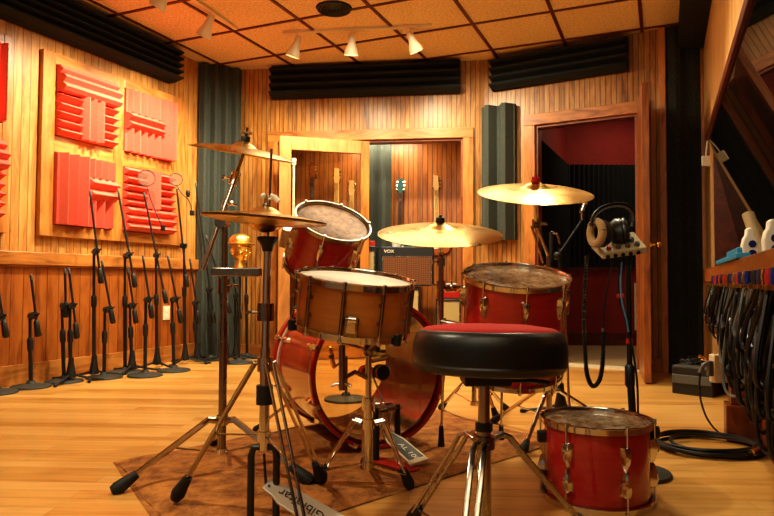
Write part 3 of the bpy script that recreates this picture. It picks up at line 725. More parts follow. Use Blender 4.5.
tripod(ss, (bx.x, bx.y, .235), (bx.x, bx.y, .10), [FL(313, 486)+V((0, 0, RUGZ)), FL(413, 491)+V((0, 0, RUGZ)), V((bx.x-.02, bx.y+.27, RUGZ))], double=True, w=.011, brace=.85)
hubp = top + V((0, 0, .0)); un = n
b = B(); b.ball(hubp, .022); b.build('tilter', 'dark_chrome', ss)
st = B(); p_ = A(342, 345, 2.10); q_ = A(342, 390, 2.10); st.cyl(q_, p_, .011, n=14); sp = st.build('basket_post', 'dark_chrome', ss)
st = B(); st.tube([q_+V((0, 0, .035)), A(355, 372, 2.13), V((bx.x, bx.y, q_.z+.03))], .008, 8); st.build('link_arm', 'dark_chrome', ss)
for d in (V((-.035, .0, .0)), V((.03, -.01, 0))):
    wn_ = B(); c_ = q_+V((0, 0, .02)); wn_.tube([c_, c_+d*.6, c_+d+V((0, 0, -.006))], [.004, .0055, .006], 8); wn_.build('wing_nut', 'chrome', sp)
for a_ in (200, 320, 80):
    e = W @ V((cos(radians(a_))*(RS+.016), sin(radians(a_))*(RS+.016), -DS/2-.012)); m = W @ V((cos(radians(a_))*RS*.6, sin(radians(a_))*RS*.6, -DS/2-.035))
    ar = B(); ar.tube([hubp, m, e, e+n*.03], [.008, .007, .0065, .006], 10, flat=.7); ao = ar.build('basket_arm', 'chrome', ss)
    gr = B(); gr.tube([e-n*.008, e+n*.024], [.0125, .0125], 10); gr.build('rubber_grip', 'rubber', ao)

# ---------------- bass drum pedal
toe, heel = A(387, 434, 2.54), FL(427, 474); heel = heel+V((0, 0, .018))
bp = thing('bass_pedal', 'black bass drum pedal with a long dark footboard in front of the bass drum', 'pedal', ((toe+heel)/2 - V((0, 0, (toe.z+heel.z)/2-RUGZ))))
ax = (heel-toe).normalized(); sd = V((0, 0, 1)).cross(ax).normalized(); nn = ax.cross(sd).normalized()
if nn.z < 0: nn = -nn; sd = -sd
Lb = (heel-toe).length; WB = frame(toe, ax, z=nn)
b = B(); ol = [(0, -.024), (.05, -.042), (Lb-.04, -.047), (Lb-.04, .047), (.05, .042), (0, .024)]
b.add([(x, y, z) for z in (-.004, .004) for x, y in ol], [(0, 1, 2, 3, 4, 5), (11, 10, 9, 8, 7, 6)]+[(i, (i+1) % 6, 6+(i+1) % 6, 6+i) for i in range(6)])
fb = b.build('footboard', 'grey_plastic', bp, M=WB, bevel=.002)
b = B()
for s_ in (-1, 1): b.tube([WB @ V((.0, s_*.022, .004)), WB @ V((.05, s_*.042, .004)), WB @ V((Lb-.04, s_*.047, .004))], .0035, 6)
b.box(Lb-.058, Lb-.038, -.047, .047, -.005, .007, WB); b.build('board_edge', 'cream', fb)
text('lettering', 'AL 100', .036, 'print_white', fb, WB @ Matrix.Translation((Lb*.55, 0, .0055)))
hp_ = B(); hp_.box(Lb-.036, Lb+.055, -.040, .040, -.012, -.002, WB @ Matrix.Rotation(radians(16), 4, 'Y')); hp_.build('heel_plate', 'black_plastic', bp, bevel=.003)
pl = B(); z0 = RUGZ+.001; t0 = V((toe.x, toe.y, z0)); h0 = V((heel.x, heel.y, z0)); axf = (h0-t0).normalized(); WP = frame(t0, axf, z=(0, 0, 1)); pl.box(-.02, (h0-t0).length*.92, -.075, -.015, 0, .008, WP); pl.build('base_plate', 'red_plastic', bp, bevel=.002)
for s_ in (-1, 1):
    po = B(); p = t0 + V((0, 0, .004)) - axf*.0 + WP.to_3x3() @ V((0, s_*.06, 0)); po.tube([p, p+V((0, 0, .15)), p+V((0, 0, .20))], [.013, .012, .010], 10); po.build('post', 'black_plastic', bp)
ap = t0+V((0, 0, .19)); b = B(); b.cyl(ap+WP.to_3x3() @ V((0, -.10, 0)), ap+WP.to_3x3() @ V((0, .08, 0)), .008); b.cyl(ap+WP.to_3x3() @ V((0, -.022, 0)), ap+WP.to_3x3() @ V((0, .022, 0)), .026); b.build('axle', 'dark_chrome', bp)
b = B(); b.tube([ap+axf*.024, toe+V((0, 0, .004))], .006, 6); b.build('chain', 'chrome', bp)
bt = A(371, 372, 2.58); b = B(); b.tube([ap, bt], .0042, 8); bo = b.build('beater_rod', 'chrome', bp)
for (px, mat, rr) in ((365.5, 'red_plastic', .026), (381, 'mic_black', .030)):
    c_ = A(px, 372, 2.57); d = -bn; b = B(); b.cyl(c_-d*.020, c_+d*.02, rr, n=22); b2 = b.build('beater', mat, bo, bevel=.003)
    b = B(); Wc = zframe(c_-d*.02, -d); b.lathe([(rr-.001, -.006), (rr+.003, -.006), (rr+.003, .002), (rr-.001, .002)], Wc, 24, close=True); b.build('beater_ring', 'chrome', b2)
b = B(); b.cyl(A(366, 362, 2.57), A(388, 358, 2.57), .008); b.build('beater_yoke', 'dark_chrome', bo)

# ---------------- hi-hat
HX = A(264.5, 400, 1.84).x; HY = 1.84
hs = thing('hi_hat_stand', 'black and chrome hi-hat stand with a silver footboard at the front left', 'cymbal stand', (HX, HY, 0))
zb = A(264, 450, HY).z; zt_ = A(265, 245, HY).z; zr = A(268, 149, HY).z
b = B(); b.cyl((HX, HY, zb), (HX, HY, .52), .0145, n=16); b.build('lower_tube', 'chrome', hs)
b = B(); b.cyl((HX, HY, .50), (HX+.004, HY, zt_), .0115, n=16); b.build('upper_tube', 'chrome', hs)
b = B(); b.cyl((HX+.004, HY, zt_-.01), (HX+.012, HY, zr), .0036, n=10); b.build('pull_rod', 'dark_chrome', hs)
b = B(); b.lathe([(.001, -.03), (.014, -.03), (.018, -.012), (.030, .004), (.030, .012), (.001, .012)], Matrix.Translation((HX+.004, HY, A(265, 241, HY).z)), 24); b.build('seat_cup', 'black_plastic', hs)
clampn(hs, (HX, HY, A(264, 312, HY).z), r=.024, L=.05, mat='dark_chrome', wing=(-1, -.3, 0))
b = B(); b.cyl((HX, HY, A(264, 385, HY).z), (HX, HY, A(264, 404, HY).z), .024, n=16); b.build('memory_lock', 'black_plastic', hs)
zh = A(262, 364, HY).z; zl = A(262, 436, HY).z
fA = FL(178, 507); fA = V((fA.x, fA.y, .012)); fB_ = FL(321, 489); fB_ = V((fB_.x, fB_.y, RUGZ)); fC = V((HX+.03, HY-.42, .004))
b = B(); b.cyl((HX, HY, zh-.02), (HX, HY, zh+.02), .022, n=16); b.build('collar', 'chrome', hs)
b = B(); b.cyl((HX, HY, zl-.014), (HX, HY, zl+.014), .020, n=16); b.build('collar', 'chrome', hs)
def hat_leg(f, offs, w, top=None, mat='satin_steel'):
    h = V((f.x-HX, f.y-HY, 0)).normalized(); sdv = V((-h.y, h.x, 0)); t0 = V((HX, HY, zh))+h*.024; e = f+V((0, 0, .03)); lg = B()
    for o_ in offs: lg.tube([t0+sdv*o_, t0+h*.012+V((0, 0, .004))+sdv*o_, e+sdv*o_*.8], w, 8, flat=.6)
    lo = lg.build('leg', mat, hs); d = (e-t0).normalized(); rf = B(); rf.tube([e-d*.075, e-d*.03, e, e+d*.022], [.013, .019, .023, .017], 12); rf.build('rubber_foot', 'rubber', lo)
    br = B(); m = t0.lerp(e, .52); br.tube([V((HX, HY, zl))+h*.018, m], .005, 8, flat=.5); br.build('brace', 'chrome', hs)
hat_leg(fA, (-.0,), .0105); hat_leg(fB_, (-.011, .011), .0065, mat='chrome'); hat_leg(V((HX+.165, HY-.27, .004)), (-.011, .011), .0048, mat='dark_chrome')
# base fork and footboard
for s_ in (-1, 1):
    fk = B(); xx = HX+s_*.036+.0; fk.tube([(HX+s_*.004, HY, zb+.008), (xx-s_*.008, HY, zb+.008), (xx, HY, zb-.014), (xx, HY, .012)], .0105, 10); fk.build('fork_leg', 'black_plastic', hs)
b = B(); b.cyl((HX-.05, HY, .012), (HX+.05, HY, .012), .012); b.build('base_bar', 'black_plastic', hs)
toe, heel = A(266, 484, 1.83), A(336, 526, 1.78); ax = (heel-toe).normalized(); up = V((-.05, -.45, 1)); sd = up.cross(ax).normalized(); nn = ax.cross(sd).normalized(); WB = frame(toe, ax, z=nn); Lb = .285
b = B(); ol = [(0, -.020), (.035, -.024), (.06, -.036), (Lb, -.042), (Lb, .042), (.06, .036), (.035, .024), (0, .020)]
k = len(ol); b.add([(x, y, z) for z in (-.004, .004) for x, y in ol], [tuple(range(k)), tuple(range(2*k-1, k-1, -1))]+[(i, (i+1) % k, k+(i+1) % k, k+i) for i in range(k)])
fb = b.build('footboard', 'silver_pedal', hs, M=WB, bevel=.002)
text('lettering', 'Gibraltar', .040, 'print_black', fb, WB @ Matrix.Translation((Lb*.41, 0, .0046)) @ Matrix.Rotation(pi, 4, 'Z'))
b = B(); b.cyl(WB @ V((.012, -.004, .002)), WB @ V((.012, -.004, .006)), .004); b.build('bolt', 'black_plastic', fb)
b = B(); b.tube([WB @ V((0.0, 0, -.002)), V((HX, HY, zb-.01))], .004, 6); b.build('chain', 'mic_black', hs)
b = B(); b.tube([V((HX+.02, HY-.004, .018)), V((heel.x, heel.y, .016))], .005, 8); b.build('radius_rod', 'satin_steel', hs)
# cymbals of the hi-hat
hn = V((.075, -.035, 1)).normalized(); hcen = A(265, 219, HY)
o1, W1_ = cymbal('hi_hat_cymbal', 'upper bronze hi-hat cymbal on the front left stand', hcen+hn*.006, hn, .178, .05, group='hi-hat cymbals', bow=.004)
o2, W2_ = cymbal('hi_hat_cymbal', 'lower bronze hi-hat cymbal seen from below on the front left stand', hcen-hn*.009, -hn, .178, .05, group='hi-hat cymbals', bow=.004)
cl = B(); cl.lathe([(.001, .028), (.012, .028), (.012, .036), (.008, .038), (.008, .062), (.001, .062)], W1_, 18); co = cl.build('clutch', 'chrome', hs)
cl = B(); e = W1_ @ V((.0, 0, .05)); cl.cyl(e, e+V((.024, -.01, .004)), .004, n=8); cl.tube([e+V((.014, -.012, .012)), e+V((.026, -.012, .006)), e+V((.036, -.012, -.008))], [.005, .007, .008], 10); cl.ball(e+V((-.008, -.006, .01)), .008); cl.build('wing_nut', 'white_plastic', co)

# ---------------- left crash and its boom stand
cc = A(244, 150, 2.42); cn = V((.165, -.145, 1)).normalized()
cymbal('crash_cymbal', 'thin crash cymbal seen almost edge on, highest at the left', cc, cn, .203, .05, bow=.016)
Wc = zframe(cc, cn)
X0 = A(222, 440, 2.36).x; Y0 = 2.36
cs = thing('cymbal_stand', 'chrome boom cymbal stand with long rubber feet at the left of the kit', 'cymbal stand', (X0, Y0, 0))
topper(cs, Wc)
zc_ = A(222, 272, Y0).z
b = B(); b.cyl((X0, Y0, .09), (X0, Y0, .56), .0145, n=16); b.build('lower_tube', 'dark_chrome', cs)
b = B(); b.cyl((X0, Y0, .55), (X0, Y0, A(222, 224, Y0).z), .0115, n=16); b.build('upper_tube', 'dark_chrome', cs)
b = B(); p = V((X0, Y0, zc_)); b.box(-.045, .135, -.022, .022, -.016, .016, Matrix.Translation(p)); b.build('multi_clamp', 'dark_chrome', cs, bevel=.004)
clampn(cs, (X0, Y0, zc_-.05), r=.022, L=.05, mat='dark_chrome', wing=(1, -.4, 0))
pA, pB = A(202.5, 270, Y0-.02), Wc @ V((0, 0, -.015)); pm = pA.lerp(pB, .78)
b = B(); b.tube([pA, pm], .0085, 12); b.build('boom_arm', 'chrome', cs)
b = B(); b.tube([pm, pB, Wc @ V((0, 0, .06))], [.007, .006, .004], 10); b.build('boom_tip', 'dark_chrome', cs)
clampn(cs, pm, d=pB-pA, r=.017, L=.05, wing=(-1, -.3, .1)); clampn(cs, pA.lerp(pB, .55), d=pB-pA, r=.013, L=.03, wing=(1, -.3, .1))
b = B(); c_ = A(221.5, 223, Y0-.02); b.tube([c_-V((0, .022, 0)), c_+V((0, .04, 0))], .021, 16); b.build('boom_tilter', 'dark_chrome', cs)
f1 = FL(112, 494); f2 = V((X0+.34, Y0-.13, RUGZ)); f3 = FL(212, 446)
tripod(cs, (X0, Y0, A(222, 420, Y0).z), (X0, Y0, A(222, 451, Y0).z), [f1, f2, f3], double=False, w=.012, mat='chrome', fr=.021, fl=.075, brace=.42)

# ---------------- ride cymbal and its stand
rcn = V((.0, -.275, 1)).normalized(); rcc = A(440, 230, 2.6)
cymbal('ride_cymbal', 'wide ride cymbal in the middle above the bass drum', rcc, rcn, .254, .062, bow=.016)
Wr = zframe(rcc, rcn)
BXr, BYr = A(474, 384, 3.3).x, 3.3
rs = thing('cymbal_stand', 'chrome cymbal stand behind the seat carrying the ride cymbal', 'cymbal stand', (BXr, BYr, 0))
topper(rs, Wr, False)
b = B(); b.cyl((BXr, BYr, .08), (BXr, BYr, .5), .0135, n=14); b.build('lower_tube', 'chrome', rs)
b = B(); b.cyl((BXr, BYr, .49), (BXr, BYr, .70), .0105, n=14); b.build('upper_tube', 'chrome', rs)
xt = A(441, 300, 3.1).x; zk = .68
b = B(); b.tube([(BXr, BYr, zk), (xt, 3.1, zk)], .010, 10); b.build('cross_arm', 'dark_chrome', rs)
b = B(); b.cyl((xt, 3.1, A(441, 335, 3.1).z-.05), (xt, 3.1, A(441, 252, 3.1).z), .0135, n=14); b.build('post', 'dark_chrome', rs)
pt = V((xt, 3.1, A(441, 255, 3.1).z)); pe = Wr @ V((0, 0, -.012))
b = B(); b.tube([pt, pt.lerp(pe, .8), pe, Wr @ V((0, 0, .05))], [.009, .008, .006, .004], 10); b.build('boom_arm', 'dark_chrome', rs)
for zz in (A(441, 262, 3.1).z, A(441, 285, 3.1).z): clampn(rs, (xt, 3.1, zz), r=.020, L=.04, mat='dark_chrome', wing=(-1, -.3, 0)); 
clampn(rs, (xt+.05, 3.12, zk), d=(1, 0, 0), r=.022, L=.05, mat='dark_chrome', wing=(0, -1, .3))
tripod(rs, (BXr, BYr, A(474, 380, BYr).z), (BXr, BYr, .09), [FL(440, 409), FL(499, 420), V((BXr+.22, BYr+.26, 0))], double=False, w=.010, mat='chrome')

# ---------------- right crash and its stand
kc = A(535, 190, 2.56); kn = V((.0, -.33, 1)).normalized()
cymbal('crash_cymbal', 'bright crash cymbal on the right in front of the open doorway', kc, kn, .229, .055, bow=.014)
Wk = zframe(kc, kn)
BX, BY = A(549, 392, 3.02).x, 3.02
ks = thing('cymbal_stand', 'chrome cymbal stand behind the floor tom under the right crash', 'cymbal stand', (BX, BY, 0))
topper(ks, Wk, False, 'red_lacquer')
b = B(); b.cyl((BX, BY, .08), (BX, BY, .55), .0145, n=14); b.build('lower_tube', 'chrome', ks)
b = B(); b.cyl((BX, BY, .54), (BX, BY, .84), .0105, n=14); b.build('upper_tube', 'dark_chrome', ks)
j = A(536, 224, 2.85)
b = B(); b.tube([(BX, BY, .83), j], .0075, 10); b.build('boom_arm', 'dark_chrome', ks)
b = B(); b.tube([(BX-.03, BY-.02, .80), j+V((-.02, 0, -.01))], .0055, 10); b.build('brace', 'dark_chrome', ks)
b = B(); b.tube([j, Wk @ V((0, 0, -.01)), Wk @ V((0, 0, .05))], [.008, .006, .004], 10); b.build('boom_tip', 'dark_chrome', ks)
clampn(ks, j, r=.018, L=.04, mat='dark_chrome', wing=(1, -.3, 0)); clampn(ks, (BX, BY, .55), r=.02, L=.04, wing=(1, -.3, 0))
tripod(ks, (BX, BY, A(549, 392, BY).z), (BX, BY, .085), [FL(493, 424)+V((0, .03, 0)), FL(523, 457)+V((0, 0, RUGZ)), V((BX+.36, BY+.05, 0))], double=False, w=.010, mat='chrome')

# ---------------- drum seat
TX, TY = A(484, 440, 1.48).x, 1.48
th = thing('drum_seat', 'round drum seat with black vinyl sides and red top before the floor tom', 'stool', (TX, TY, 0))
zt_ = A(489, 327, TY).z; zb_ = A(489, 372, TY).z; Rt = .176; SX = A(489, 350, TY).x
hs_ = zt_-zb_
WSt = zframe((SX, TY, zb_), (.012, .045, 1))
s = B(); s.lathe([(.001, 0), (Rt*.84, 0), (Rt*.945, .004), (Rt*.985, .014), (Rt*.995, .030), (Rt*1.0, .050), (Rt*.992, hs_*.62), (Rt*.965, hs_*.80), (Rt*.92, hs_*.90), (Rt*.85, hs_*.94), (.001, hs_*.93)], WSt, 64); s.build('seat', 'black_vinyl', th)
s = B(); s.lathe([(Rt*.90, hs_*.885), (Rt*.87, hs_*.95), (Rt*.80, hs_*.995), (Rt*.5, hs_*1.06), (.001, hs_*1.08)], WSt, 64); s.build('seat_top', 'red_suede', th, label='red suede seat top')
b = B(); b.lathe([(Rt*.985, .020), (Rt*1.0, .024), (Rt*.99, .028)], WSt @ Matrix.Translation((0, 0, -.006)), 64, close=True); b.build('piping', 'black_vinyl', th)
b = B(); b.box(-.05, .055, -.05, .05, -.026, 0, Matrix.Translation((TX, TY, zb_))); b.build('seat_bracket', 'black_plastic', th, bevel=.004)
b = B(); b.tube([(TX+.04, TY-.03, zb_-.016), (TX+.10, TY-.05, zb_-.012), (TX+.135, TY-.055, zb_-.016)], [.006, .008, .010], 10, flat=.6); b.build('lever', 'black_plastic', th)
zH = A(484, 441, TY).z; zj = A(484, 428, TY).z
b = B(); b.cyl((TX, TY, zj), (TX, TY, zb_-.02), .0135, n=18); b.build('upper_tube', 'satin_steel', th)
b = B(); b.cyl((TX, TY, .07), (TX, TY, zj+.005), .0165, n=18); b.build('lower_tube', 'satin_steel', th)
b = B(); b.cyl((TX, TY, zj-.006), (TX, TY, zj+.012), .020, n=18); b.build('memory_lock', 'black_plastic', th)
b = B(); b.cyl((TX, TY, zH-.016), (TX, TY, zH+.012), .025, n=20); b.build('collar', 'dark_chrome', th)
b = B(); b.cyl((TX, TY, .085), (TX, TY, .11), .022, n=20); b.build('collar', 'dark_chrome', th)
for f, offs in ((FL(413, 535), (-.012, .012)), (FL(585, 545), (0,)), (V((TX-.10, TY-.33, 0)), (-.012, .012))):
    f = V((f.x, f.y, 0)); hv = V((f.x-TX, f.y-TY, 0)).normalized(); sdv = V((-hv.y, hv.x, 0)); t0 = V((TX, TY, zH))+hv*.024; k1 = t0+hv*.07+V((0, 0, -.006)); e = f+V((0, 0, .05)); lg = B()
    for o_ in offs: lg.tube([t0+sdv*o_, t0+hv*.04+V((0, 0, .006))+sdv*o_, k1+sdv*o_, k1.lerp(e, .15)+sdv*o_+V((0, 0, -.004)), e+sdv*o_*.8], .0068 if len(offs) > 1 else .0105, 8, flat=.7)
    lo = lg.build('leg', 'satin_steel', th); d = (e-k1).normalized(); rf = B(); rf.tube([e-d*.05, e-d*.0, e+d*.03, f+V((0, 0, .006))], [.014, .02, .023, .019], 12); rf.build('rubber_foot', 'rubber', lo)
    br = B(); br.tube([V((TX, TY, .097))+hv*.02, k1.lerp(e, .9)], .006, 8, flat=.5); br.build('brace', 'satin_steel', th)

# ------------------------------------------------------------------ microphone stands along the left wall
def round_base(T, p, r=.125, mat='cast_iron'):
    b = B(); b.lathe([(.001, 0), (r, 0), (r, .008), (r*.97, .013), (r*.55, .021), (.03, .028), (.022, .045), (.001, .045)], Matrix.Translation((p.x, p.y, 0)), 40); return b.build('base', mat, T)
def tripod_base(T, p, rot=0, r=.20):
    b = B(); b.lathe([(.001, .17), (.017, .17), (.020, .13), (.026, .09), (.034, .055), (.034, .035), (.001, .035)], Matrix.Translation((p.x, p.y, 0)), 18); b.build('hub', 'black_plastic', T)
    for k in range(3):
        a = rot+2*pi*k/3; d = V((cos(a), sin(a), 0)); lg = B(); lg.tube([p+d*.028+V((0, 0, .05)), p+d*.10+V((0, 0, .028)), p+d*r+V((0, 0, .012))], .0085, 8); lo = lg.build('leg', 'mic_black', T)
        f = B(); e = p+d*r; f.tube([e-d*.02+V((0, 0, .014)), e+V((0, 0, .011)), e+d*.014+V((0, 0, .010))], [.010, .0125, .009], 10); f.build('rubber_foot', 'rubber', lo)
def clear(p, r):
    q = V(p)
    for it in range(60):
        if all((Fr.inverted() @ q).y < -r-ex for Fr, ex in ((FLW, .03), (FCL, .07), (FBL, .03))): break
        q = q*.995
    return q
def mic_stand(base, top, boom, label, kind='round', rot=0.3, dy=0, tip=None, r=.125, group='microphone stands along the left wall'):
    p = clear(FL(*base), r+.02 if kind == 'round' else .2); p.z = 0; Y = p.y
    T = thing('microphone_stand', label, 'microphone stand', p, group=group)
    if kind == 'round': round_base(T, p, r)
    else: tripod_base(T, p, rot)
    zt = A(top[0], top[1], Y).z; x1 = A(top[0], top[1], Y).x
    zm = zt*.62; pm = V((p.x+(x1-p.x)*.62, Y, zm)); pt = V((x1, Y, zt))
    b = B(); b.cyl(p+V((0, 0, .03)), pm, .0130, n=12); b.build('lower_tube', 'mic_black', T)
    b = B(); b.cyl(pm-V((0, 0, .03)), pt, .0098, n=12); b.build('upper_tube', 'mic_black', T)
    b = B(); d_ = (pt-pm).normalized(); b.tube([pm-d_*.055, pm-d_*.04, pm+d_*.02, pm+d_*.035], [.015, .0195, .0195, .014], 14); b.build('clutch', 'black_plastic', T)
    if boom:
        u0, u1 = A(boom[0], boom[1], Y-.03+dy), A(boom[2], boom[3], Y-.03); d = (u0-u1).normalized()
        k = max(0, min(1, (pt-u1).dot(d)/(u0-u1).length)); c = u1+(u0-u1)*k
        b = B(); b.cyl(c-V((0, .012, 0)), pt+V((0, .014, 0)), .024, n=16); sw_ = b.build('swivel', 'black_plastic', T)
        b = B(); e = c+V((.022, -.016, .004)); b.tube([c+V((0, -.012, 0)), e, e+V((.018, -.006, .012))], [.006, .006, .005], 8); b.build('wing_nut', 'mic_black', sw_)
        b = B(); b.cyl(u1, u0, .0082, n=10); bo = b.build('boom_arm', 'mic_black', T)
        b = B(); b.tube([u1-d*.012, u1, u1+d*.085, u1+d*.10], [.013, .020, .0175, .010], 14); b.build('counterweight', 'black_plastic', bo)
        b = B(); b.tube([u0-d*.03, u0-d*.02, u0+d*.004, u0+d*.012], [.007, .0092, .0092, .006], 12); b.build('thread_tip', 'grey_plastic', bo)
    else:
        b = B(); b.cyl(pt-V((0, 0, .01)), pt+V((0, 0, .018)), .010, n=12); b.build('thread_tip', 'grey_plastic', T)
    return T
mic_stand((-4, 386), (-4, 318), (-3, 283, 6, 336), 'black microphone stand cut off by the left edge of the picture')
mic_stand((31, 380), (30, 316), (31, 276, 38, 335), 'leftmost black microphone stand standing fully in view, short with a folded boom')
mic_stand((64, 375), (62, 306), (65, 270, 66, 316), 'short round based microphone stand, second complete one from the left')
mic_stand((71, 368), (70, 306), (69, 270, 77, 337), 'tripod microphone stand just behind the second round based one from the left', 'tripod', 2.6)
mic_stand((94, 371), (94, 252), (90, 192, 101, 282), 'tall microphone stand with a raised boom in front of the lower left red tile', 'tripod', 2.9)
mic_stand((104, 378), (105, 310), (102, 262, 113, 322), 'short round based microphone stand right beside the leftmost tall one')
mic_stand((125, 369), (125, 256), (118, 190, 135, 286), 'tall microphone stand whose boom tip reaches between the two lower red tiles', 'round')
mic_stand((132, 366), (130, 306), (128, 270, 136, 322), 'short tripod microphone stand behind the second tall boom stand', 'tripod', .5)
mic_stand((145, 376), (146, 300), (143, 257, 152, 317), 'round based microphone stand with the frontmost dark base in mid row')
mic_stand((157, 366), (156, 256), (144, 193, 166, 302), 'tall microphone stand with the pop filter in front of the lower right red tile', 'tripod', 1.7)
mic_stand((174, 371), (172, 300), (168, 257, 181, 322), 'round based microphone stand just right of the wall outlet')
mic_stand((185, 360), (184, 246), (177, 190, 187, 286), 'tall microphone stand with the pop filter against the bare wood', 'tripod', .2)
mic_stand((197, 358), (194, 303), (190, 260, 199, 322), 'short microphone stand at the right end of the left wall', 'tripod', 1.2)
mic_stand((211, 357), (208, 290), (196, 184, 214, 322), 'tall microphone stand with a leaning boom in front of the green corner foam', 'round')
mic_stand((226, 362), (220, 292), (206, 236, 230, 312), 'microphone stand behind the pole of the boom cymbal stand', 'tripod', .9)
mic_stand((236, 354), (235, 296), (232, 268, 240, 318), 'microphone stand below the golden head at the corner foam edge', 'tripod', .1)
mic_stand((247, 356), (246, 262), None, 'slim upright microphone stand against the back wall behind the golden head', 'round')
# pop filters on the tall booms
def pop_filter(px, py, r, Y, path, label):
    c = A(px, py, Y); T = thing('pop_filter', label, 'pop filter', c); W = zframe(c, V((.35, -1, .15)))
    b = B(); b.lathe([(r*.94, -.006), (r, -.006), (r, .006), (r*.94, .006)], W, 36, close=True); b.build('ring', 'black_plastic', T)
    b = B(); b.lathe([(.0001, .001), (r*.95, .001)], W, 36); b.build('filter_screen', 'filter_mesh', T, label='sheer brown round screen')
    pts = [A(x, y, Y) for x, y in path]; b = B(); b.tube(pts, .0045, 8); g = b.build('gooseneck', 'mic_black', T)
    b = B(); e = pts[-1]; b.box(-.016, .016, -.016, .016, -.022, .022, Matrix.Translation(e)); b.build('clip', 'black_plastic', g, bevel=.003)
YA = clear(FL(157, 366), .2).y-.06; YB = clear(FL(185, 360), .2).y-.06
pop_filter(146.5, 178, 8.6*YA/FPX, YA, [(147, 187), (151, 200), (156, 213), (160, 222), (163, 228)], 'round pop filter in front of the lower right red foam tile')
pop_filter(176, 179.5, 6.6*YB/FPX, YB, [(177, 186), (182, 194), (188, 199), (191, 205), (192, 213)], 'round pop filter in front of the bare wood wall')
b = B(); q = A(163, 221, YA); b.tube([A(188, 190, YB), A(188, 193, YB), A(188, 197, YB)], [.012, .02, .012], 10)
tag(b.build('microphone_clip', 'black_plastic'), 'small black clip hanging by the right pop filter', 'clip')

# ------------------------------------------------------------------ golden head on its stand
YG = 5.55; gc = A(240.5, 251, YG)
gh = thing('golden_head', 'golden human head in a cap, displayed on a thin black stand', 'sculpture', gc - V((0, 0, .16)))
b = B(); b.lathe([(.001, -.155), (.062, -.15), (.048, -.10), (.046, -.075), (.072, -.05), (.083, -.015), (.088, .03), (.084, .07), (.062, .105), (.03, .122), (.001, .126)], Matrix.Translation(gc) @ Matrix.Diagonal((.92, 1.05, 1.05, 1)), 32)
F_ = V((.72, -.69, 0)).normalized(); S_ = V((F_.y*-1, F_.x, 0))
def gp(f, s_, z): return gc + F_*f + S_*s_ + V((0, 0, z))
for f, s_, z, r, sz in ((.088, 0, -.012, .017, 1.5), (.076, .03, .004, .016, .7), (.076, -.03, .004, .016, .7), (.083, 0, -.048, .02, .5), (.074, 0, -.072, .022, .8), (.066, .045, -.025, .022, 1), (.066, -.045, -.025, .022, 1), (.0, .082, -.005, .02, 1.6), (.0, -.082, -.005, .02, 1.6)): b.ball(gp(f, s_, z), r, 12, sz=sz)
b.tube([gp(.08, .052, .030), gp(.094, .0, .022), gp(.08, -.052, .030)], .010, 8)
hd = b.build('face', 'gold_face', gh)
md = hd.modifiers.new('fuse', 'REMESH'); md.mode = 'VOXEL'; md.voxel_size = .006; md.use_smooth_shade = True
b = B(); b.lathe([(.10, .05), (.125, .045), (.125, .052), (.10, .066), (.094, .10), (.06, .135), (.001, .145)], Matrix.Translation(gc+V((-.004, .0, .008))), 32); b.build('cap', 'gold_face', gh)
b = B(); b.box(-.075, .105, -.05, .05, -.175, -.155, Matrix.Translation(gc)); b.build('plate', 'black_plastic', gh, bevel=.003)
b = B(); b.cyl(V((gc.x, gc.y, .02)), gc-V((0, 0, .17)), .010, n=12); b.build('pole', 'mic_black', gh)
round_base(gh, V((gc.x, gc.y, 0)))

